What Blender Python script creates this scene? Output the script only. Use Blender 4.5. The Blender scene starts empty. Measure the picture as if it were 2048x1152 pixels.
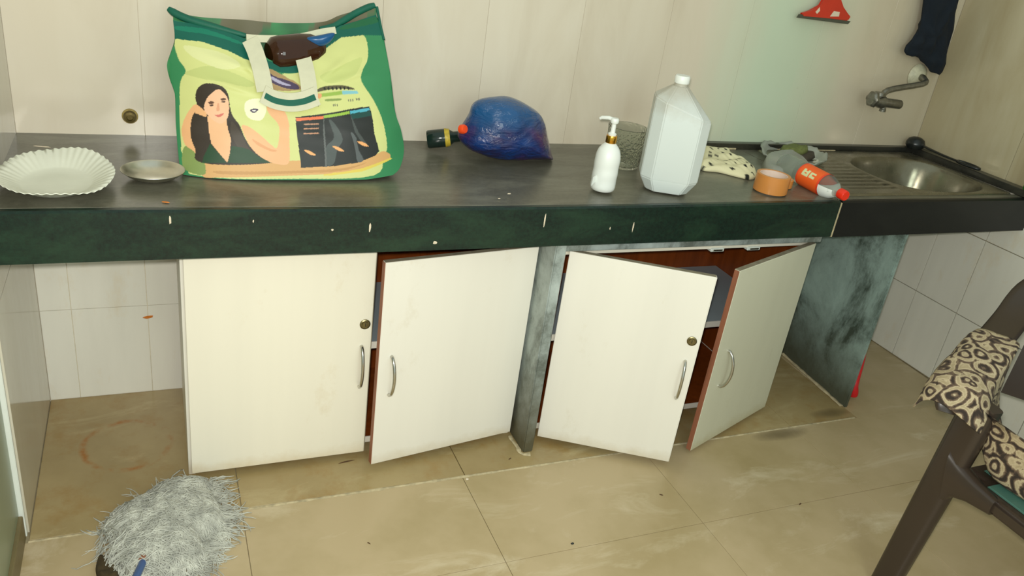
import bpy, bmesh, math, random
import numpy as np
from mathutils import Vector, Matrix
C = bpy.context.scene.collection
PI = math.pi
random.seed(7); rng = np.random.default_rng(7)
# ---------------------------------------------------------------- camera, world, lights, exposure
sc = bpy.context.scene
cam_d = bpy.data.cameras.new('camera'); cam = bpy.data.objects.new('camera', cam_d); C.objects.link(cam)
cam.location = (0.10301, -1.80581, 1.52388)
cam.rotation_euler = (math.radians(64.62884), math.radians(-7.59481), math.radians(-22.14852))
cam_d.sensor_width = 36; cam_d.lens = 28.7537; cam_d.clip_start = 0.02
cam_d.shift_x = -0.00095; cam_d.shift_y = -0.00052
sc.camera = cam
world = bpy.data.worlds.new('World'); sc.world = world; world.use_nodes = True
world.node_tree.nodes['Background'].inputs[0].default_value = (0.88, 1.0, 0.93, 1)
world.node_tree.nodes['Background'].inputs[1].default_value = 0.62
fl = bpy.data.lights.new('phone_flash', 'POINT'); fl.energy = 105; fl.color = (1, 0.965, 0.89); fl.shadow_soft_size = 0.02
flo = bpy.data.objects.new('phone_flash', fl); flo.location = (0.085, -1.80, 1.56); C.objects.link(flo)
ar = bpy.data.lights.new('window_daylight', 'AREA'); ar.energy = 16; ar.color = (0.86, 1.0, 0.95); ar.shape = 'RECTANGLE'; ar.size = 0.9; ar.size_y = 1.1
aro = bpy.data.objects.new('window_daylight', ar); aro.location = (0.7, -2.9, 1.9); aro.rotation_euler = (math.radians(76), 0, math.radians(-8)); C.objects.link(aro)
sc.view_settings.view_transform = 'Standard'; sc.view_settings.look = 'None'; sc.view_settings.gamma = 1
sc.view_settings.use_curve_mapping = False
sc.view_settings.exposure = 0.14
# ---------------------------------------------------------------- materials
def lin(c):
    return tuple((x/12.92 if x <= .04045 else ((x+.055)/1.055)**2.4) for x in [v/255 for v in c])
class NT:
    def __init__(s, name):
        s.m = bpy.data.materials.new(name); s.m.use_nodes = True
        s.t = s.m.node_tree; s.b = s.t.nodes['Principled BSDF']
    def n(s, typ, **kw):
        nd = s.t.nodes.new(typ)
        for k, v in kw.items():
            if k.startswith('i_'):
                key = k[2:]; key = int(key) if key.isdigit() else key
                nd.inputs[key].default_value = v
            else: setattr(nd, k, v)
        return nd
    def l(s, a, b): s.t.links.new(a, b)
    def coords(s, scale=(1, 1, 1), rot=(0, 0, 0), loc=(0, 0, 0)):
        g = s.n('ShaderNodeNewGeometry'); mp = s.n('ShaderNodeMapping')
        mp.inputs['Scale'].default_value = scale; mp.inputs['Rotation'].default_value = rot; mp.inputs['Location'].default_value = loc
        s.l(g.outputs['Position'], mp.inputs['Vector']); return mp.outputs[0]
    def noise(s, vec, scale, detail=4, rough=.55, dist=0):
        nd = s.n('ShaderNodeTexNoise'); nd.inputs['Scale'].default_value = scale; nd.inputs['Detail'].default_value = detail
        nd.inputs['Roughness'].default_value = rough; nd.inputs['Distortion'].default_value = dist
        s.l(vec, nd.inputs['Vector']); return nd.outputs['Fac']
    def ramp(s, fac, stops):
        r = s.n('ShaderNodeValToRGB'); e = r.color_ramp.elements
        while len(e) < len(stops): e.new(.5)
        for el, (p, c) in zip(e, stops):
            el.position = p; el.color = (*c, 1) if len(c) == 3 else c
        s.l(fac, r.inputs[0]); return r.outputs[0]
    def mask(s, fac, a, b):
        r = s.n('ShaderNodeMapRange'); r.inputs[1].default_value = a; r.inputs[2].default_value = b
        s.l(fac, r.inputs[0]); return r.outputs[0]
    def mix(s, fac, a, b, mode='MIX'):
        m = s.n('ShaderNodeMix', data_type='RGBA', blend_type=mode)
        for inp, v in ((m.inputs[0], fac), (m.inputs[6], a), (m.inputs[7], b)):
            if hasattr(v, 'is_linked') or isinstance(v, bpy.types.NodeSocket): s.l(v, inp)
            elif isinstance(v, (tuple, list)): inp.default_value = (*v, 1) if len(v) == 3 else v
            else: inp.default_value = v
        return m.outputs[2]
    def math(s, op, a, b=0.):
        m = s.n('ShaderNodeMath', operation=op)
        for i, v in enumerate((a, b)):
            if isinstance(v, bpy.types.NodeSocket): s.l(v, m.inputs[i])
            else: m.inputs[i].default_value = v
        return m.outputs[0]
    def col(s, c): s.l(c, s.b.inputs['Base Color']) if isinstance(c, bpy.types.NodeSocket) else setattr(s.b.inputs['Base Color'], 'default_value', (*c, 1))
    def bump(s, h, strength=.3, dist=.002):
        b = s.n('ShaderNodeBump'); b.inputs['Strength'].default_value = strength; b.inputs['Distance'].default_value = dist
        s.l(h, b.inputs['Height']); s.l(b.outputs[0], s.b.inputs['Normal'])
    def set(s, **kw):
        for k, v in kw.items():
            key = k.replace('_', ' ')
            if isinstance(v, bpy.types.NodeSocket): s.l(v, s.b.inputs[key])
            else: s.b.inputs[key].default_value = v
        return s
def plain(name, rgb, rough=.5, var=.12, scale=30, bump=.0, **kw):
    """one colour with fine mottling"""
    t = NT(name); c = lin(rgb); v = t.coords()
    f = t.noise(v, scale, 5)
    t.col(t.ramp(f, [(.25, tuple(x*(1-var) for x in c)), (.75, tuple(min(1, x*(1+var)) for x in c))]))
    t.set(Roughness=rough, **kw)
    if bump: t.bump(t.noise(v, scale*3, 3), bump)
    return t.m
def painted(name, rough=.6, bump=.0, **kw):
    t = NT(name); a = t.n('ShaderNodeAttribute', attribute_name='Col'); t.col(a.outputs['Color']); t.set(Roughness=rough, **kw)
    if bump: t.bump(t.noise(t.coords(), 400, 2), bump, .001)
    return t.m
# marble tile above the counter: beige with vertical brown streaks and a soft green band
def marble(name, base, streak, pale, rough=.18, tint=True):
    t = NT(name)
    v = t.coords((4, 4, .8), (0, math.radians(7), 0)); v2 = t.coords((2.2, 2.2, .45)); v3 = t.coords()
    f = t.noise(v, 1.3, 6, .6, .5); g = t.noise(v2, 1.6, 3, .5)
    c = t.ramp(f, [(.3, lin(pale)), (.52, lin(base)), (.85, lin(streak))])
    c = t.mix(t.mask(g, .35, .7), c, lin(base))
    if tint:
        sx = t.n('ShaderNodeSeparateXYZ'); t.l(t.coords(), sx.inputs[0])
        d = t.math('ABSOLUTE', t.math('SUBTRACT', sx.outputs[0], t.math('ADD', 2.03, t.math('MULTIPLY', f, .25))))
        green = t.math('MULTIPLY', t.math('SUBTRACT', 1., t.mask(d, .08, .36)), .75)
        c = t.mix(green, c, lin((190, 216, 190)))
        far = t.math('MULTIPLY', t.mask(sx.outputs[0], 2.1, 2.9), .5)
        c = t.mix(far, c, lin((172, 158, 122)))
    sp = t.mask(t.noise(v3, 9, 8, .75), .66, .76); c = t.mix(t.math('MULTIPLY', sp, .4), c, lin((150, 130, 95)))
    inf = t.n('ShaderNodeObjectInfo'); c = t.mix(t.math('MULTIPLY', inf.outputs['Random'], .10), c, lin(streak))
    t.col(c); t.set(Roughness=rough); return t.m
M = {}
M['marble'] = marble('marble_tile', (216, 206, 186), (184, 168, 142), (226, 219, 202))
M['marble_side'] = marble('side_marble_tile', (178, 166, 134), (148, 124, 88), (194, 186, 158), tint=False)
M['marble_left'] = marble('left_marble_tile', (196, 190, 172), (165, 155, 128), (210, 206, 190), rough=.1, tint=False)
def lowtile(name, a, b, stain):
    t = NT(name); v = t.coords((9, 9, 1.2))
    c = t.ramp(t.noise(v, 1.0, 5), [(.3, lin(a)), (.75, lin(b))])
    st = t.mask(t.noise(t.coords((3, 3, 1.5)), 2.2, 6, .7), .57, .75)
    c = t.mix(t.math('MULTIPLY', st, .45), c, lin(stain)); t.col(c); t.set(Roughness=.22); return t.m
M['lowtile'] = lowtile('white_wall_tile', (232, 230, 218), (220, 218, 206), (215, 196, 160))
M['grout'] = plain('grout', (158, 145, 112), .9, .25, 60)
M['grout_white'] = plain('white_cement_grout', (216, 205, 180), .9, .2, 60)
# floor tiles
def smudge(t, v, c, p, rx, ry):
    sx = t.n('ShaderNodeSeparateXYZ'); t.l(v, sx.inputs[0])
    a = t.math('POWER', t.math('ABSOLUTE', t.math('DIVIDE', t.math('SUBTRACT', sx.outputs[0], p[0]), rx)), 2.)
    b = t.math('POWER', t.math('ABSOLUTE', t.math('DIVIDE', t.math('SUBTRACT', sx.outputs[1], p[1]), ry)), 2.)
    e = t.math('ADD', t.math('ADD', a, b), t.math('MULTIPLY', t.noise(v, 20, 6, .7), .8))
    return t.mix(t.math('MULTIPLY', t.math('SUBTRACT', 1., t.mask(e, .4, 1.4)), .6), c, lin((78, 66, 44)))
def floor_mat(name, base, dark, pale, ring=False):
    t = NT(name); v = t.coords(); v1 = t.coords((1, 2.8, 1), (0, 0, math.radians(-58)))
    c = t.ramp(t.noise(v, 2.6, 5, .6), [(.3, lin(dark)), (.6, lin(base))])
    vein = t.mask(t.noise(v1, 2.2, 8, .68, .8), .54, .74)
    c = t.mix(t.math('MULTIPLY', vein, .8), c, lin(pale))
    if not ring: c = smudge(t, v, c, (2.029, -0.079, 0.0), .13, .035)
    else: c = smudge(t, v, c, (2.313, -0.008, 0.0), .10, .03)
    sp = t.mask(t.noise(v, 26, 8, .8), .66, .78); c = t.mix(t.math('MULTIPLY', sp, .35), c, lin((120, 100, 60)))
    if ring:
        sx = t.n('ShaderNodeSeparateXYZ'); t.l(v, sx.inputs[0])
        dx = t.math('SUBTRACT', sx.outputs[0], -.012); dy = t.math('MULTIPLY', t.math('SUBTRACT', sx.outputs[1], .29), 1.0)
        r = t.math('SQRT', t.math('ADD', t.math('POWER', dx, 2.), t.math('POWER', dy, 2.)))
        w = t.math('ADD', r, t.math('MULTIPLY', t.math('SUBTRACT', t.noise(v, 14, 4), .5), .02))
        m = t.math('SUBTRACT', 1., t.mask(t.math('ABSOLUTE', t.math('SUBTRACT', w, .113)), .002, .012))
        m = t.math('MULTIPLY', m, t.mask(t.noise(v, 9, 4, .7), .44, .6))
        c = t.mix(t.math('MULTIPLY', m, .95), c, lin((158, 98, 22)))
        st = t.mask(t.noise(v, 7, 6, .7), .5, .68); c = t.mix(t.math('MULTIPLY', st, .6), c, lin((150, 112, 50)))
    inf = t.n('ShaderNodeObjectInfo'); c = t.mix(t.math('MULTIPLY', inf.outputs['Random'], .18), c, lin(dark))
    t.col(c); t.set(Roughness=.32); t.b.inputs['Specular IOR Level'].default_value = .4; t.bump(t.noise(v, 40, 5), .08, .002); return t.m
M['floor'] = floor_mat('beige_floor_tile', (186, 167, 131), (164, 146, 105), (214, 201, 172))
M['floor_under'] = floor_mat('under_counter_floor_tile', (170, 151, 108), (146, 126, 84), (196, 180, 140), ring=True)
M['mortar'] = plain('mortar_line', (186, 172, 138), .95, .35, 45, .6)
# black granite
def granite(name, a, b, dust, dustf, rough):
    t = NT(name); v = t.coords(); vs = t.coords((1, 3, 3))
    c = t.ramp(t.noise(v, 90, 6, .8), [(.35, lin(a)), (.7, lin(b))])
    d = t.mask(t.noise(vs, 3.2, 8, .72, .6), .45, .68)
    c = t.mix(t.math('MULTIPLY', d, dustf), c, lin(dust))
    sc_ = t.mask(t.noise(v, 22, 9, .8), .69, .74); c = t.mix(t.math('MULTIPLY', sc_, .5), c, lin((150, 150, 125)))
    t.col(c); t.set(Roughness=rough); return t.m
M['granite_top'] = granite('granite_counter_top', (84, 82, 70), (102, 100, 86), (136, 134, 118), .6, .3)
M['granite_lip'] = granite('granite_front_edge', (2, 16, 12), (16, 46, 34), (40, 70, 48), .5, .38)
M['granite_dark'] = granite('granite_front_edge_dark', (2, 4, 6), (8, 11, 13), (34, 36, 34), .3, .4)
M['granite_ledge'] = granite('granite_ledge', (34, 34, 30), (52, 52, 46), (84, 82, 66), .35, .3)
def slab(name, a, b, low):
    t = NT(name); v = t.coords((1, 1, .7))
    c = t.ramp(t.noise(v, 5, 9, .72, .3), [(.38, tuple(x*.7 for x in lin(a))), (.52, lin(b)), (.66, tuple(x*1.35 for x in lin(b)))])
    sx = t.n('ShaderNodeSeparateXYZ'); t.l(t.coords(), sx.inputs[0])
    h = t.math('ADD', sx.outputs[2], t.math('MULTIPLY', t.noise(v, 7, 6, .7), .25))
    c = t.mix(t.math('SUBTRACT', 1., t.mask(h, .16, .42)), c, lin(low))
    sp = t.mask(t.noise(t.coords(), 60, 6, .8), .6, .72); c = t.mix(t.math('MULTIPLY', sp, .5), c, lin((60, 62, 50)))
    t.col(c); t.set(Roughness=.55); t.bump(t.noise(v, 50, 6), .25, .003); return t.m
M['slab_pale'] = slab('grey_stone_slab', (118, 126, 118), (158, 168, 164), (86, 82, 62))
M['slab_green'] = slab('green_grey_stone_slab', (72, 86, 76), (138, 158, 152), (78, 82, 68))
def laminate(name, rgb, dirt, st=(1, 1, .25)):
    t = NT(name); v = t.coords((5, 5, .35)); c0 = lin(rgb)
    c = t.ramp(t.noise(v, 1.2, 4), [(.3, c0), (.7, tuple(x*.93 for x in c0))])
    d = t.mask(t.noise(t.coords((2, 2, 1.3)), 3.4, 8, .75), .6, .8); c = t.mix(t.math('MULTIPLY', d, .4), c, lin(dirt))
    sx = t.n('ShaderNodeSeparateXYZ'); t.l(t.coords(), sx.inputs[0])
    lo = t.math('SUBTRACT', 1., t.mask(t.math('ADD', sx.outputs[2], t.math('MULTIPLY', t.noise(t.coords(), 18, 6, .7), .07)), .045, .09))
    c = t.mix(t.math('MULTIPLY', lo, .55), c, lin(dirt))
    t.col(c); t.set(Roughness=.35); return t.m
M['laminate'] = laminate('cream_laminate', (240, 234, 216), (206, 184, 140))
M['laminate_white'] = laminate('white_laminate', (238, 234, 222), (200, 184, 150))
M['laminate_grey'] = laminate('grey_green_laminate', (212, 212, 190), (180, 170, 130))
M['shelf'] = plain('grey_blue_shelf', (160, 172, 178), .4, .05, 10)
def wood(name, a, b, rough=.4):
    t = NT(name); v = t.coords((12, 12, 1.2))
    c = t.ramp(t.noise(v, 3, 6, .6, .6), [(.3, lin(a)), (.7, lin(b))]); t.col(c); t.set(Roughness=rough); return t.m
M['wood'] = wood('brown_laminate', (112, 52, 16), (138, 68, 24), .3)
M['edge'] = wood('reddish_edge_band', (128, 78, 54), (158, 100, 72), .6)
M['dark_edge'] = wood('grey_brown_top_edge', (120, 112, 92), (150, 140, 118), .7)
M['chrome'] = plain('brushed_chrome', (200, 198, 190), .22, .04, 60, Metallic=1.)
M['steel'] = plain('stainless_steel', (214, 212, 200), .3, .08, 40, Metallic=1.)
def sinkmat():
    t = NT('worn_sink_steel'); v = t.coords()
    c = t.ramp(t.noise(v, 8, 7, .7), [(.3, lin((112, 106, 86))), (.7, lin((138, 134, 116)))]); t.col(c)
    t.set(Metallic=.75, Roughness=t.mask(t.noise(v, 14, 5), .1, 1.6)); return t.m
M['sink'] = sinkmat()
M['brass'] = plain('old_brass', (140, 130, 95), .35, .15, 90, Metallic=1.)
M['white_plastic'] = plain('white_plastic', (232, 236, 230), .35, .02, 20)
M['jug'] = plain('translucent_white_plastic', (226, 232, 226), .42, .03, 9); 
bj = M['jug'].node_tree.nodes['Principled BSDF']; bj.inputs['Subsurface Weight'].default_value = .2; bj.inputs['Subsurface Radius'].default_value = (.02, .02, .02)
M['gold'] = plain('gold_metal', (214, 160, 60), .2, .05, 50, Metallic=1.)
def clear(name, rgb=(235, 240, 235), rough=.08, tr=1., bumpy=0):
    t = NT(name); t.col(lin(rgb)); t.set(Roughness=rough, IOR=1.25); t.b.inputs['Transmission Weight'].default_value = tr
    if bumpy:
        vo = t.n('ShaderNodeTexVoronoi'); vo.inputs['Scale'].default_value = bumpy; t.l(t.coords(), vo.inputs['Vector']); t.bump(vo.outputs[0], .7, .004)
    return t.m
M['glass'] = clear('patterned_clear_glass', (246, 250, 244), .05, 1., 120)
M['clear'] = clear('clear_plastic', (225, 232, 225), .1, .9)
M['cloudy'] = clear('cloudy_plastic', (232, 236, 226), .3, .72)
M['orange'] = plain('orange_label', (245, 100, 30), .4, .06, 30)
M['red'] = plain('red_plastic', (235, 48, 20), .35, .06, 30)
M['squeegee'] = plain('worn_red_plastic', (196, 52, 30), .45, .12, 12)
M['tape'] = plain('brown_packing_tape', (206, 136, 68), .3, .05, 20)
M['tape_core'] = plain('pale_cardboard', (228, 205, 190), .8, .06, 30)
M['black'] = plain('black_plastic', (24, 28, 28), .3, .1, 30)
M['rubber'] = plain('grey_rubber', (74, 76, 62), .6, .15, 40)
M['chair'] = plain('dark_brown_plastic', (54, 44, 36), .3, .1, 8)
M['teal'] = plain('seat_green_light', (70, 108, 96), .35, .1, 8)  # green light falling on the chair seat, put into its colour
M['navy'] = plain('navy_cloth', (4, 18, 30), .9, .3, 14, .3)
M['scrub'] = plain('green_scrub_pad', (108, 116, 62), .95, .35, 90, .9)
M['sponge'] = plain('dark_sponge', (70, 62, 50), .95, .3, 90, .9)
M['bottle_dark'] = plain('dark_bottle', (24, 40, 34), .12, .1, 20)
M['bottle_brown'] = plain('brown_glass_bottle', (52, 26, 10), .06, .12, 14)
M['yellow'] = plain('yellow_label', (190, 165, 50), .5, .3, 90)
M['blue_cap'] = plain('blue_plastic_wrap', (20, 80, 130), .3, .2, 40)
M['green_bottle'] = plain('green_plastic', (24, 130, 30), .3, .15, 30)
M['blue'] = plain('blue_plastic', (20, 80, 150), .35, .1, 30)
M['mop'] = plain('grey_cotton_yarn', (186, 187, 176), .95, .42, 26)
M['mop_core'] = plain('damp_grey_yarn', (160, 160, 146), .95, .3, 30)
M['rag'] = plain('dark_brown_rag', (66, 54, 30), .95, .3, 30)
M['debris'] = plain('dry_brown_scrap', (86, 62, 36), .9, .3, 90)
M['crumb'] = plain('pale_crumb', (214, 200, 176), .9, .1, 90)
M['petal'] = plain('orange_scrap', (206, 120, 40), .8, .2, 90)
M['flange'] = plain('limescaled_flange', (196, 192, 164), .5, .2, 60)
M['tap'] = plain('dull_tap_metal', (132, 130, 120), .35, .25, 70, Metallic=.85)
M['plug'] = plain('corroded_brass', (96, 82, 40), .5, .4, 120, Metallic=.6)
M['jamb'] = plain('white_jamb', (222, 228, 220), .4, .05, 20)
M['green_panel'] = plain('pale_green_panel', (140, 152, 126), .3, .12, 5)
M['skirt'] = plain('brown_skirting', (118, 106, 72), .4, .15, 12)
M['teal_rim'] = plain('teal_bag_hem', (4, 92, 72), .6, .12, 40, .2)
M['strap'] = plain('cream_strap', (206, 204, 176), .7, .05, 40)
M['bag_print'] = painted('printed_bag_fabric', .55, .12)
M['paint'] = painted('painted_label', .5)
M['paint_rough'] = painted('printed_cloth', .95, .2)
def blue_film():
    t = NT('blue_polythene'); v = t.coords()
    c = t.ramp(t.noise(t.coords((1, 1, 1.6)), 7, 5, .6), [(.35, lin((4, 52, 116))), (.46, lin((30, 36, 90))), (.6, lin((78, 36, 84)))])
    sx = t.n('ShaderNodeSeparateXYZ'); t.l(v, sx.inputs[0])
    top = t.mask(t.math('ADD', sx.outputs[2], t.math('MULTIPLY', t.noise(v, 9, 4), .06)), .93, .99)
    c = t.mix(top, c, lin((4, 74, 126)))
    t.col(c); t.set(Roughness=.2); t.b.inputs['Coat Weight'].default_value = .5; t.bump(t.noise(t.coords((1, 1, 2.5)), 16, 5, .6, 1.2), .8, .012); return t.m
M['blue_film'] = blue_film()
def scarf():
    t = NT('paisley_cloth'); v = t.coords()
    nz = t.n('ShaderNodeTexNoise'); nz.inputs['Scale'].default_value = 9; t.l(v, nz.inputs['Vector'])
    vm = t.n('ShaderNodeVectorMath', operation='MULTIPLY_ADD'); t.l(nz.outputs['Color'], vm.inputs[0]); vm.inputs[1].default_value = (.07, .07, .07); t.l(v, vm.inputs[2])
    vo = t.n('ShaderNodeTexVoronoi'); vo.inputs['Scale'].default_value = 21; t.l(vm.outputs[0], vo.inputs['Vector'])
    w = t.math('SINE', t.math('MULTIPLY', vo.outputs['Distance'], 17.))
    f = t.math('ADD', t.math('MULTIPLY', w, .17), t.math('ADD', t.math('MULTIPLY', t.noise(v, 22, 6, .7, 1.5), .75), t.math('MULTIPLY', t.noise(v, 7, 3), .3)))
    c = t.ramp(f, [(.36, lin((50, 40, 32))), (.47, lin((98, 80, 64))), (.55, lin((128, 110, 86))), (.60, lin((186, 170, 138))), (.74, lin((160, 144, 112)))])
    t.col(c); t.set(Roughness=.95); t.bump(f, .3, .002); return t.m
M['scarf'] = scarf()
# ---------------------------------------------------------------- mesh helpers (verts in world coordinates)
ORG = {}
def tag(o, label=None, cat=None, group=None, kind=None):
    if label: o['label'] = label
    if cat: o['category'] = cat
    if group: o['group'] = group
    if kind: o['kind'] = kind
    return o
def thing(name, loc, label=None, cat=None, group=None, kind=None):
    o = bpy.data.objects.new(name, None); o.empty_display_size = .05; C.objects.link(o); o.location = loc
    ORG[o] = Vector(loc); return tag(o, label, cat, group, kind)
def link(name, me, mat, parent, smooth=False):
    o = bpy.data.objects.new(name, me); C.objects.link(o)
    if mat: me.materials.append(mat)
    if smooth:
        for p in me.polygons: p.use_smooth = True
    if parent: o.parent = parent
    ORG[o] = ORG.get(parent, Vector((0, 0, 0)))
    return o
def mesh(name, V, F, mat, parent=None, smooth=False, fix=True, cols=None, sharp=None):
    off = ORG.get(parent, Vector((0, 0, 0))) if parent else Vector((0, 0, 0))
    me = bpy.data.meshes.new(name)
    V = np.asarray(V, float) - np.array(off)
    me.from_pydata(V.tolist(), [], F)
    if fix:
        bm = bmesh.new(); bm.from_mesh(me); bmesh.ops.recalc_face_normals(bm, faces=bm.faces); bm.to_mesh(me); bm.free()
    if cols is not None:
        a = me.color_attributes.new('Col', 'FLOAT_COLOR', 'POINT')
        arr = np.ones((len(V), 4), np.float32); arr[:, :3] = cols; a.data.foreach_set('color', arr.ravel())
    o = link(name, me, mat, parent, smooth)
    if sharp:
        try: me.set_sharp_from_angle(angle=math.radians(sharp))
        except Exception: pass
    return o
def from_bm(name, bm, mat, parent, smooth=False, sharp=None):
    off = ORG.get(parent, Vector((0, 0, 0))) if parent else Vector((0, 0, 0))
    bmesh.ops.recalc_face_normals(bm, faces=bm.faces)
    for v in bm.verts: v.co -= off
    me = bpy.data.meshes.new(name); bm.to_mesh(me); bm.free()
    o = link(name, me, mat, parent, smooth)
    if sharp: me.set_sharp_from_angle(angle=math.radians(sharp))
    return o
def bm_box(bm, o, ux, uy, uz, bev=0):
    """box with corner o and three edge vectors"""
    o, ux, uy, uz = map(Vector, (o, ux, uy, uz))
    vs = [bm.verts.new(o + ux*a + uy*b + uz*c) for a in (0, 1) for b in (0, 1) for c in (0, 1)]
    fs = [bm.faces.new([vs[i] for i in f]) for f in ((0, 1, 3, 2), (4, 6, 7, 5), (0, 4, 5, 1), (2, 3, 7, 6), (0, 2, 6, 4), (1, 5, 7, 3))]
    if bev:
        es = {e for f in fs for e in f.edges}
        bmesh.ops.bevel(bm, geom=list(es), offset=bev, segments=1, affect='EDGES')
def box(name, x0, x1, y0, y1, z0, z1, mat, parent=None, bev=.001):
    bm = bmesh.new(); bm_box(bm, (x0, y0, z0), (x1-x0, 0, 0), (0, y1-y0, 0), (0, 0, z1-z0), bev)
    return from_bm(name, bm, mat, parent)
def obox(name, o, ux, uy, uz, mat, parent=None, bev=.001):
    bm = bmesh.new(); bm_box(bm, o, ux, uy, uz, bev); return from_bm(name, bm, mat, parent)
def frames(pts):
    P = [Vector(p) for p in pts]; out = []
    T = [(P[min(i+1, len(P)-1)] - P[max(i-1, 0)]).normalized() for i in range(len(P))]
    n = T[0].orthogonal().normalized()
    for t in T:
        n = (n - t*n.dot(t)); n = n.normalized() if n.length > 1e-6 else t.orthogonal().normalized()
        out.append((t, n, t.cross(n)))
    return P, out
def tube_vf(pts, r, sides=8, caps=True, base=0, flat=1.):
    P, fr = frames(pts); R = r if isinstance(r, (list, tuple)) else [r]*len(P); V, F = [], []
    for p, (t, n, b), rr in zip(P, fr, R):
        for k in range(sides):
            a = 2*PI*k/sides; V.append(tuple(p + n*(math.cos(a)*rr) + b*(math.sin(a)*rr*flat)))
    for i in range(len(P)-1):
        for k in range(sides):
            a = base+i*sides+k; b2 = base+i*sides+(k+1) % sides; F.append((a, b2, b2+sides, a+sides))
    if caps:
        F.append(tuple(base+k for k in range(sides))[::-1]); F.append(tuple(base+(len(P)-1)*sides+k for k in range(sides)))
    return V, F
def tube(name, pts, r, mat, parent=None, sides=12, flat=1., smooth=True):
    V, F = tube_vf(pts, r, sides, True, 0, flat); return mesh(name, V, F, mat, parent, smooth, sharp=50)
def lathe(name, prof, centre, mat, parent=None, seg=32, axis=(0, 0, 1), closed=False, smooth=True, sharp=40, rfun=None):
    """prof = [(r, h)] around axis through centre"""
    ax = Vector(axis).normalized(); a = ax.orthogonal().normalized(); b = ax.cross(a); c = Vector(centre); V, F = [], []
    for r, h in prof:
        for k in range(seg):
            t = 2*PI*k/seg; rr = max(r, 1e-5); dh = 0
            if rfun: rr, dh = rfun(rr, h, t)
            V.append(tuple(c + ax*(h+dh) + a*(math.cos(t)*rr) + b*(math.sin(t)*rr)))
    n = len(prof)
    for i in range(n-1 if not closed else n):
        j = (i+1) % n
        for k in range(seg):
            k2 = (k+1) % seg; F.append((i*seg+k, i*seg+k2, j*seg+k2, j*seg+k))
    if not closed: F.append(tuple(range(seg))[::-1]); F.append(tuple((n-1)*seg+k for k in range(seg)))
    return mesh(name, V, F, mat, parent, smooth, sharp=sharp)
def catmull(pts, n=6, closed=False):
    P = [np.array(p, float) for p in pts]; out = []; N = len(P)
    for i in range(N if closed else N-1):
        p0 = P[(i-1) % N] if closed else P[max(i-1, 0)]; p1 = P[i]; p2 = P[(i+1) % N]; p3 = P[(i+2) % N] if closed else P[min(i+2, N-1)]
        for k in range(n):
            t = k/n; out.append(.5*((2*p1)+(-p0+p2)*t+(2*p0-5*p1+4*p2-p3)*t*t+(-p0+3*p1-3*p2+p3)*t**3))
    if not closed: out.append(P[-1])
    return [tuple(p) for p in out]
def sweep(name, pts, w, h, mat, parent=None, up=(0, 0, 1), sides=12, power=.55, smooth=True):
    """superellipse section w x h swept along pts; up fixes the h direction; w/h may be lists"""
    P = [Vector(p) for p in pts]; V, F = [], []; W = w if isinstance(w, (list, tuple)) else [w]*len(P); H = h if isinstance(h, (list, tuple)) else [h]*len(P)
    ups = up if isinstance(up, list) else [up]*len(P)
    for i, p in enumerate(P):
        t = (P[min(i+1, len(P)-1)] - P[max(i-1, 0)]).normalized(); u = Vector(ups[i]); u = (u - t*u.dot(t)).normalized(); s = t.cross(u)
        for k in range(sides):
            a = 2*PI*k/sides; ca, sa = math.cos(a), math.sin(a)
            V.append(tuple(p + s*(math.copysign(abs(ca)**power, ca)*W[i]/2) + u*(math.copysign(abs(sa)**power, sa)*H[i]/2)))
    for i in range(len(P)-1):
        for k in range(sides):
            a = i*sides+k; b = i*sides+(k+1) % sides; F.append((a, b, b+sides, a+sides))
    F.append(tuple(range(sides))[::-1]); F.append(tuple((len(P)-1)*sides+k for k in range(sides)))
    return mesh(name, V, F, mat, parent, smooth, sharp=60)
def smooth_noise(P, seed, scale, oct=3):
    r = np.random.default_rng(seed); out = np.zeros(len(P)); P = np.asarray(P, float)
    for o in range(oct):
        for _ in range(4):
            k = r.normal(size=3)*scale*2**o; out += np.sin(P@k + r.uniform(0, 6.28))/(4*2**o)
    return out
def inflate(name, outline, y0, depth, mat, parent=None, rings=10, wr=0., seed=1, pw=.5, scale=20, back=1.):
    """closed pillow shape from an (x, z) outline, thick along y"""
    O = np.array(outline, float); c = O.mean(0); n = len(O); V, F = [], []
    ks = [math.cos(PI/2*i/rings) for i in range(rings)]
    def ring(k, sgn): 
        y = sgn*depth*(max(0, 1-k*k))**pw*(back if sgn > 0 else 1)
        q = c + (O-c)*k; return [(a, y0+y, b) for a, b in q]
    levels = [(k, -1) for k in ks[::-1]] + [(k, 1) for k in ks[1:]]
    for k, s in levels: V += ring(k, s)
    for i in range(len(levels)-1):
        for j in range(n): j2 = (j+1) % n; F.append((i*n+j, i*n+j2, (i+1)*n+j2, (i+1)*n+j))
    V.append((c[0], y0-depth, c[1])); V.append((c[0], y0+depth*back, c[1])); a = len(V)-2
    for j in range(n): j2 = (j+1) % n; F.append((j2, j, a)); F.append(((len(levels)-1)*n+j, (len(levels)-1)*n+j2, a+1))
    V = np.array(V)
    if wr: V[:, 1] += smooth_noise(V, seed, scale)*wr; V[:, 2] += smooth_noise(V, seed+5, scale)*wr*.3
    return mesh(name, V, F, mat, parent, True)
def inpoly(P, poly):
    x, y = P[:, 0], P[:, 1]; poly = np.array(poly); ins = np.zeros(len(P), bool); j = len(poly)-1
    for i in range(len(poly)):
        xi, yi = poly[i]; xj, yj = poly[j]
        c = ((yi > y) != (yj > y)) & (x < (xj-xi)*(y-yi)/((yj-yi) if yj != yi else 1e-12)+xi); ins ^= c; j = i
    return ins
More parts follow.
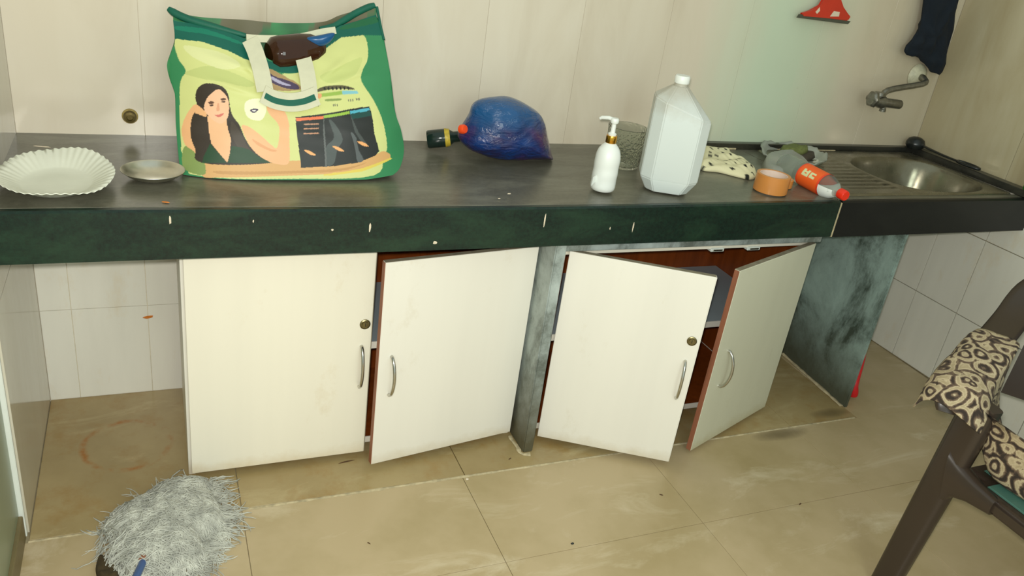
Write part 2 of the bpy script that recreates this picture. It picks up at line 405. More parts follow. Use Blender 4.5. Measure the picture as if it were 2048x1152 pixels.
# ---------------------------------------------------------------- the room shell
XL, XR, YB, H = -.222, 2.945, .557, .82
def tile_mesh(dx, dy, dz, bev=.0005):
    bm = bmesh.new(); bm_box(bm, (0, 0, 0), (dx, 0, 0), (0, dy, 0), (0, 0, dz), bev); bmesh.ops.recalc_face_normals(bm, faces=bm.faces)
    me = bpy.data.meshes.new('tile'); bm.to_mesh(me); bm.free(); return me
_tm = {}
def tile(parent, x, y, z, dx, dy, dz, mat):
    k = (round(dx, 4), round(dy, 4), round(dz, 4), mat.name)
    if k not in _tm: _tm[k] = tile_mesh(dx, dy, dz); _tm[k].materials.append(mat)
    o = bpy.data.objects.new('tile', _tm[k]); C.objects.link(o); o.parent = parent; o.location = Vector((x, y, z)) - ORG[parent]; return o
def spans(edges, lo, hi): 
    e = sorted({lo, hi, *[v for v in edges if lo < v < hi]}); return list(zip(e[:-1], e[1:]))
g = .0012
floor = tag(box('floor', XL-.25, XR+.12, -2.6, YB+.1, -.06, -.006, M['grout'], None, 0), 'beige marbled floor tiles in front of and under the counter', kind='structure')
for a, b in spans([.263+.612*k for k in range(-2, 6)], XL-.1, XR):
    for c, d in spans([-.055-.345, -1.0, -1.6, -2.2], -2.6, -.055):
        tile(floor, a+g*.6, c+g*.6, -.012, b-a-1.2*g, d-c-1.2*g, .012, M['floor'])
for a, b in spans([.263, .885, 1.5, 2.1, 2.40], XL, XR):
    if a >= 2.39: tile(floor, a+g, -.055, -.012, b-a-2*g, YB+.055, .012, M['floor'])
    else: tile(floor, a+g, -.047, -.012, b-a-2*g, YB+.047, .012, M['floor_under'])
V, F = [], []
n = 160
for i in range(n+1):
    x = XL + (2.39-XL)*i/n; w = .0004 + .0035*abs(rng.normal())*.5*(1 if .3 < x < 1.2 else .35); zz = .0008+.0010*rng.random()
    V += [(x, -.056-w, .0002), (x, -.052, zz), (x, -.049+w*.5, .0002)]
for i in range(n): F += [(i*3, i*3+1, i*3+4, i*3+3), (i*3+1, i*3+2, i*3+5, i*3+4)]
mesh('mortar_line', V, F, M['mortar'], floor)

wb = tag(box('wall_back', XL-.1, XR+.1, YB+.003, YB+.12, -.05, 2.5, M['grout_white'], None, 0), 'beige streaked marble tiled wall behind the counter', kind='structure')
for a, b in spans([1.03+.3165*k for k in range(-4, 7)], XL, XR):
    for c, d in ((.81, 1.62), (1.62, 2.42)):
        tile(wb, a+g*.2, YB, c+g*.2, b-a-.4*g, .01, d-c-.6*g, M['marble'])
for a, b in spans([.058+.2*k for k in range(-3, 16)], XL, XR):
    for c, d in ((0, .301), (.301, .609), (.609, .81)):
        tile(wb, a+g*.6, YB, c+g*.6, b-a-1.2*g, .01, d-c-1.2*g, M['lowtile'])
wr_ = tag(box('wall_right', XR+.008, XR+.12, -2.6, YB+.12, -.05, 2.5, M['grout'], None, 0), 'right wall, white tiles below counter and marble above', kind='structure')
for a, b in spans([YB-.42-.3165*k for k in range(0, 9)], -2.6, YB):
    for c, d in ((.81, 1.62), (1.62, 2.42)): tile(wr_, XR, a+g*.6, c+g*.6, .01, b-a-1.2*g, d-c-1.2*g, M['marble_side'])
for a, b in spans([.115+.2*k for k in range(-14, 4)], -2.6, YB):
    for c, d in ((0, .301), (.301, .609), (.609, .81)): tile(wr_, XR, a+g*1.4, c+g*1.4, .01, b-a-2.8*g, d-c-2.8*g, M['lowtile'])
wr_.rotation_euler.z = .02; _p = Vector((XR, YB, 0)); wr_.location = _p - Matrix.Rotation(.02, 3, 'Z') @ _p   # the right wall is not quite square
wl = tag(box('wall_left', XL-.12, XL-.008, -.02, YB+.12, -.05, 2.5, M['grout'], None, 0), 'glossy grey marble tiled wall at the left end', kind='structure')
for c, d in ((0, .6), (.6, 1.2), (1.2, 1.8), (1.8, 2.42)): tile(wl, XL-.01, -.02, c+g, .01, YB+.02, d-c-2*g, M['marble_left'])
trim = tag(box('trim_1', XL-.05, XL-.004, -.034, -.021, 0, 2.4, M['jamb'], None, .002), 'thin white corner strip ending the left wall', kind='structure')
pn = thing('door_1', (XL-.05, -.5, 0), 'pale green door panel at the far left edge', kind='structure')
box('panel', XL-.05, XL-.014, -.95, -.036, .07, 2.2, M['green_panel'], pn, .002)
box('skirting', XL-.05, XL-.006, -.95, -.036, 0, .068, M['skirt'], pn, .002)
# ---------------------------------------------------------------- counter
def sag(x):   # the front arris dips a little in the middle of the run
    return -.0065*math.sin(PI*min(1, max(0, x/2.1))) if x < 2.1 else .0
ct = thing('counter', (1.3, .28, 0.70), 'long dark granite kitchen counter with a deep front edge', 'counter')
def strip(name, x0, x1, ytop0, y1, z0, z1, mat, n=40, bev=.005, zf=None):
    V, F = [], []
    for i in range(n+1):
        x = x0+(x1-x0)*i/n; s = sag(x); zt = z1+s
        V += [(x, ytop0, z0), (x, ytop0, zt-bev), (x, ytop0+bev, zt), (x, y1, z1 if zf is None else zt), (x, y1, z0)]
    for i in range(n):
        for k in range(5): a = i*5+k; b = i*5+(k+1) % 5; F.append((a, b, b+5, a+5))
    F.append((0, 1, 2, 3, 4)); F.append(tuple(n*5+k for k in (4, 3, 2, 1, 0)))
    return mesh(name, V, F, mat, parent=ct)
strip('worktop_slab', XL, 2.052, .017, YB, .79, H, M['granite_top'])
strip('worktop_slab', 2.056, 2.125, .017, YB, .79, H, M['granite_top'], 4)
# pieces framing the sink opening
box('worktop_slab', 2.125, XR+.010, .017, .05, .79, H, M['granite_top'], ct, .001)
box('worktop_slab', 2.125, XR, .50, YB, .79, H, M['granite_top'], ct, .001)
strip('front_edge', XL, 2.050, 0, .018, .702, H, M['granite_lip'], zf=1)
strip('front_edge', 2.058, XR+.0105, 0, .018, .700, H, M['granite_dark'], 12, zf=1)
box('joint_mortar', 2.050, 2.058, .001, .018, .70, .814, M['mortar'], ct, .0005)
lb = thing('ledge', (2.4, .54, H), 'raised black granite strip along the back wall behind sink', 'ledge')
box('strip', 1.885, XR-.03, .528, YB, H+.001, H+.022, M['granite_ledge'], lb, .002)
for x0, x1 in ((1.93, 2.03), (2.22, 2.5)): box('mortar', x0, x1, .5235, .528, H+.001, H+.006, M['mortar'], lb, .0005)
lr = thing('ledge', (XR-.02, .2, H), 'raised black granite strip along the right wall beside sink', 'ledge')
box('strip', XR-.042, XR, -.0, YB, H+.001, H+.026, M['granite_ledge'], lr, .002)
# marks on the front edge: whitish drips
for (x, z, w, h) in ((.125, .797, .006, .022), (.57, .768, .006, .03), (.739, .723, .012, .01), (1.037, .778, .005, .04), (1.313, .752, .005, .03), (.48, .764, .006, .006), (.30, .79, .003, .008), (1.24, .75, .004, .01)):
    k = 9; O = [(x+w/2*math.cos(2*PI*i/k)*random.uniform(.6, 1.2), z+h/2*math.sin(2*PI*i/k)*random.uniform(.7, 1.15)) for i in range(k)]
    V = [(a, -.0006, b) for a, b in O]+[(a, .0004, b) for a, b in O]; F = [tuple(range(k))]+[(i, (i+1) % k, (i+1) % k+k, i+k) for i in range(k)]
    mesh('paint_drip', V, F, M['crumb'], ct)
# ---------------------------------------------------------------- sink
sk = thing('sink', (2.5, .28, H), 'stainless steel sink with grooved drainboard in right counter end', 'sink')
sx0, sx1, sy0, sy1, zs = 2.12, 2.885, .045, .52, H+.006
bx, by, ba, bb, bd = 2.635, .255, .215, .185, .16
nx, ny = 150, 96; V = []; F = []
for j in range(ny+1):
    for i in range(nx+1):
        x = sx0+(sx1-sx0)*i/nx; y = sy0+(sy1-sy0)*j/ny
        e = ((abs(x-bx)/ba)**2.6+(abs(y-by)/bb)**2.6)**(1/2.6)
        z = zs
        if e < 1.06:
            t = min(1, max(0, (1.06-e)/.30)); z = zs - bd*(t*t*(3-2*t)) - .004*max(0, 1-e)
        else:
            w = min(1, max(0, (2.395-x)/.03))*min(1, max(0, (x-sx0-.03)/.03))*min(1, max(0, (y-sy0-.04)/.02))*min(1, max(0, (sy1-.05-y)/.02))
            z = zs - .0015*w - .0028*w*(.5-.5*math.cos((y-sy0)*2*PI/.036))
        if i in (0, nx) or j in (0, ny): z = H+.0005
        V.append((x, y, z))
for j in range(ny):
    for i in range(nx): a = j*(nx+1)+i; F.append((a, a+1, a+nx+2, a+nx+1))
mesh('basin', V, F, M['sink'], sk, True, fix=False)
lathe('drain', [(.0, .004), (.012, .0045), (.03, .004), (.034, .001), (.034, -.004)], (bx+.02, by, zs-bd-.004), M['chrome'], sk, 24)
# ---------------------------------------------------------------- partitions
def partition(name, quad_front_bottom, fb, ft, bb_, bt, th, mat, label):
    """slab with left-face corners front-bottom, front-top, back-bottom, back-top"""
    t = thing(name, (fb[0], fb[1], 0), label, 'support slab')
    L = [fb, ft, bt, bb_]; V = [*L, *[(p[0]+th, p[1], p[2]) for p in L]]
    bm = bmesh.new(); vs = [bm.verts.new(v) for v in V]
    for f in ((0, 1, 2, 3), (4, 7, 6, 5), (0, 4, 5, 1), (1, 5, 6, 2), (2, 6, 7, 3), (3, 7, 4, 0)): bm.faces.new([vs[i] for i in f])
    bmesh.ops.bevel(bm, geom=bm.edges[:], offset=.003, segments=2, affect='EDGES')
    from_bm('slab', bm, mat, t)
    return t
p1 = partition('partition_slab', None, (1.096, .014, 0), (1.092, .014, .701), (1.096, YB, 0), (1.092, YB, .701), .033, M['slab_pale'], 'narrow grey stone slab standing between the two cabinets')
def fillet(parent, pts, r=.012):
    V, F = tube_vf(pts, [r*random.uniform(.6, 1.2) for _ in pts], 6); V = np.array(V); V[:, 2] = np.maximum(V[:, 2]*.6, .0006)
    mesh('mortar_fillet', V, F, M['mortar'], parent)
fillet(p1, [(1.088-.002*math.sin(i), .10-.012*i, .002) for i in range(8)]+[(1.094, .006, .001), (1.115, .002, .001)], .008)
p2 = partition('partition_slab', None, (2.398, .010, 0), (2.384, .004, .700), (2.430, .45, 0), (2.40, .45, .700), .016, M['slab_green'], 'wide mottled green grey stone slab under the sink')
fillet(p2, [(2.392+.0019*i*1.0, .02+.022*i, .002) for i in range(18)], .010)
# ---------------------------------------------------------------- cabinets
def door(cab, hinge, free, z0, z1, mat, label, hand, lock=None, edge='edge', right=False, topmat='dark_edge'):
    """hinge/free (x, y) on the outer face; hand = (u, zlo, zhi) along the width"""
    h, f = Vector((*hinge, 0)), Vector((*free, 0)); u = (f-h).normalized(); W = (f-h).length
    nrm = Vector((u.y, -u.x, 0)); nrm = nrm if nrm.y < 0 else -nrm       # outward (towards the room)
    th = .018
    d = obox('door', h+Vector((0, 0, z0)) - nrm*th, u*(W-.0015), nrm*th, (0, 0, z1-z0), mat, cab, .0012); tag(d, label)
    e = obox('edge_band', f+Vector((0, 0, z0+.001)) - nrm*(th-.0008) - u*.0015, u*.0016, nrm*(th-.0016), (0, 0, z1-z0-.002), M[edge], d, .0003)
    e2 = obox('edge_band', h+Vector((0, 0, z1-.0002)) - nrm*(th-.0008)+u*.001, u*(W-.003), nrm*(th-.002), (0, 0, .0012), M[topmat], d, .0002)
    uu, zl, zh = hand; c = h+u*uu; m = 14; P = []
    for i in range(m+1):
        s = i/m; P.append(c+nrm*(.006+.024*math.sin(PI*s)**.6)+Vector((0, 0, zl+(zh-zl)*s)))
    P = [c+Vector((0, 0, zl))] + P + [c+Vector((0, 0, zh))]
    hd = tube('handle', P, .0048, M['chrome'], d, 10); 
    if lock:
        lc = h+u*lock[0]+Vector((0, 0, lock[1]))
        lathe('lock', [(.0, -.001), (.0145, -.001), (.0145, .003), (.012, .0045), (.0115, .003), (.009, .003), (.0085, .005), (0, .0055)], lc, M['brass'], d, 24, nrm)
        obox('keyhole', lc+nrm*.0052-u*.0008-Vector((0, 0, .005)), u*.0016, nrm*.0008, (0, 0, .010), M['black'], d, 0)
    # hinges on the inner face near the hinge side
    for z in (z0+.09, z1-.09): lathe('hinge', [(.0, 0), (.0, 0), (.014, .0), (.014, .006), (0, .007)], h+u*.045-nrm*(th)+Vector((0, 0, z)), M['chrome'], d, 14, -nrm)
    return d
def cabinet(x0, x1, yf, label, matside, rz=.652):
    c = thing('cabinet', ((x0+x1)/2, (yf+.5)/2, 0), label, 'cabinet')
    y0, y1, zb, zt, t = yf+.020, .50, .036, .664, .017
    box('side_panel', x0, x0+t, y0, y1, 0.0005, zt, matside, c)
    box('side_panel', x1-t, x1, y0, y1, 0.0005, zt, matside, c)
    box('back_panel', x0+t, x1-t, y1-.006, y1, zb, zt, M['wood'], c)
    box('inner_lining', x0+t, x0+t+.002, y0+.003, y1-.007, zb+.02, zt, M['wood'], c, 0)
    box('inner_lining', x1-t-.002, x1-t, y0+.003, y1-.007, zb+.02, zt, M['wood'], c, 0)
    bp = box('bottom_panel', x0+t+.001, x1-t-.001, y0+.004, y1-.007, zb, zb+t, M['wood'], c)
    box('edge_band', x0+t+.001, x1-t-.001, y0, y0+.004, zb-.001, zb+t+.001, M['laminate_white'], bp, .0004)
    sh = box('shelf', x0+t+.003, x1-t-.003, y0+.006, y1-.007, .358, .373, M['shelf'], c)
    box('edge_band', x0+t+.003, x1-t-.003, y0+.002, y0+.006, .353, .374, M['laminate_white'], sh, .0004)
    box('top_rail', x0, x1, y0-.002, y0+.016, rz, .700, M['laminate'], c)
    return c
c1 = cabinet(.1425, 1.088, .100, 'cream two door cabinet under counter left of the narrow slab', M['laminate_white'])
door(c1, (.150, .100), (.6205, .100), .018, .656, M['laminate'], 'nearly shut cream door with a round lock', (.443, .248, .377), (.449, .445), 'dark_edge')
door(c1, (1.085, .100), (.624, .033), .020, .656, M['laminate_white'], 'slightly open white door without a lock', (.428, .252, .374), None)
c2 = cabinet(1.145, 2.070, .060, 'white two door cabinet with both doors swung open', M['laminate_white'], .638)
door(c2, (1.162, .060), (1.521, -.151), .020, .657, M['laminate_white'], 'white door with a round lock', (.388, .254, .381), (.392, .449), 'laminate_white')
door(c2, (2.064, .060), (1.630, -.110), .014, .652, M['laminate_grey'], 'greyish white door seen edge on', (.398, .239, .366), None)
for x in (1.66, 1.80):   # magnetic catch plates under the top rail
    ca = box('catch', x, x+.05, .072, .095, .630, .6425, M['jamb'], c2, .002); box('catch_plate', x+.008, x+.042, .069, .072, .634, .639, M['chrome'], ca, .0005)
# grey stone packing strip above cabinet 2's rail
box('packing_strip', 1.13, 2.07, .050, .0775, .661, .7005, M['slab_pale'], c2, .001)
# ---------------------------------------------------------------- plates on the left
pl = thing('plate', (-.102, .165, H), 'large white disposable plate with fluted rim at left counter end', 'plate')
cx, cy = -.102, .165; pl.scale = (.74, 1.0, 1.0)
def flute(r, h, t):
    k = max(0, (r-.095)/.055); return r*(1+.0035*math.sin(44*t)*k), .0011*math.sin(44*t)*k + (.004*math.sin(2*t+.8)+.002*math.sin(5*t))*k
lathe('dish', [(.0, .003), (.05, .003), (.092, .004), (.10, .007), (.120, .016), (.141, .025), (.160, .031), (.161, .0295), (.142, .0235), (.121, .0145), (.101, .005), (.09, .001), (0, .001)], (cx, cy, H+.001), plain('white_foam', (222, 224, 208), .5, .05, 14), pl, 320, rfun=flute, sharp=70)
plb = thing('metal_bowl', (.09, .205, H), 'small shallow steel bowl between white plate and green bag', 'bowl')
lathe('body', [(.0, .0015), (.032, .0015), (.045, .005), (.060, .013), (.067, .020), (.071, .0225), (.0705, .0235), (.066, .0215), (.059, .0145), (.044, .0065), (.032, .003), (0, .003)], (.096, .205, H+.0), M['steel'], plb, 48)
# ---------------------------------------------------------------- the printed shopping bag
def bag_mid(z):
    t = min(1.05, max(0, (z-.82)/.38)); return .24+.20*t
def bag_b(x, z):
    t = min(1., max(0, (z-.82)/.38)); return max(0., 1-(abs(x-.435)/.29)**4)*(.05*(1-t)+.045*math.sin(PI*t))
def bag_yf(x, z): return bag_mid(z)-bag_b(x, z)
bag = thing('shopping_bag', (.43, .24, H), 'green and lime woven shopping bag printed with a woman and shorts', 'bag')
BL = [(0.1619, 0.8206), (0.1561, 0.8358), (0.1538, 0.8733), (0.1525, 0.9269), (0.1539, 0.9918), (0.1447, 1.0218), (0.1399, 1.0539), (0.1517, 1.0855), (0.1608, 1.1104), (0.1589, 1.1527)]
BR = [(0.68, 0.8263), (0.7028, 0.8411), (0.7192, 0.8802), (0.7121, 0.9273), (0.6953, 0.9777), (0.6888, 1.0623), (0.6819, 1.1199), (0.6762, 1.1653), (0.6642, 1.1988)]
BB = [(0.1619, 0.8206), (0.2442, 0.8185), (0.3606, 0.814), (0.4584, 0.8113), (0.5601, 0.8187), (0.68, 0.8263)]
BTF = [(0.1589, 1.1527), (0.243, 1.1449), (0.3181, 1.1286), (0.3378, 1.1134), (0.3566, 1.1001), (0.3767, 1.0867), (0.4064, 1.0819), (0.4372, 1.0844), (0.4655, 1.0931), (0.4878, 1.111), (0.5166, 1.1358), (0.5561, 1.1658), (0.6116, 1.1821), (0.6642, 1.1988)]
BTB = [(0.16, 1.1698), (0.2248, 1.1609), (0.3298, 1.1612), (0.4146, 1.1603), (0.5205, 1.17), (0.5692, 1.1903), (0.6216, 1.2075), (0.6654, 1.2154)]
def resamp(P, n, closed=False):
    P = np.array(P); d = np.r_[0, np.cumsum(np.hypot(*np.diff(P, axis=0).T))]; s = np.linspace(0, d[-1], n)
    return np.stack([np.interp(s, d, P[:, 0]), np.interp(s, d, P[:, 1])], 1)
def sm(P, k=5): return catmull(P, k)
def coons(L, R, B, T, ns, nt):
    l, r, b, t = resamp(sm(L), nt), resamp(sm(R), nt), resamp(sm(B), ns), resamp(sm(T), ns)
    l[0], l[-1] = b[0], t[0]; r[0], r[-1] = b[-1], t[-1]
    s = np.linspace(0, 1, ns)[None, :, None]; u = np.linspace(0, 1, nt)[:, None, None]
    q = (1-s)*l[:, None]+s*r[:, None]+(1-u)*b[None]+u*t[None]-((1-s)*(1-u)*b[0]+s*(1-u)*b[-1]+(1-s)*u*t[0]+s*u*t[-1])
    return q
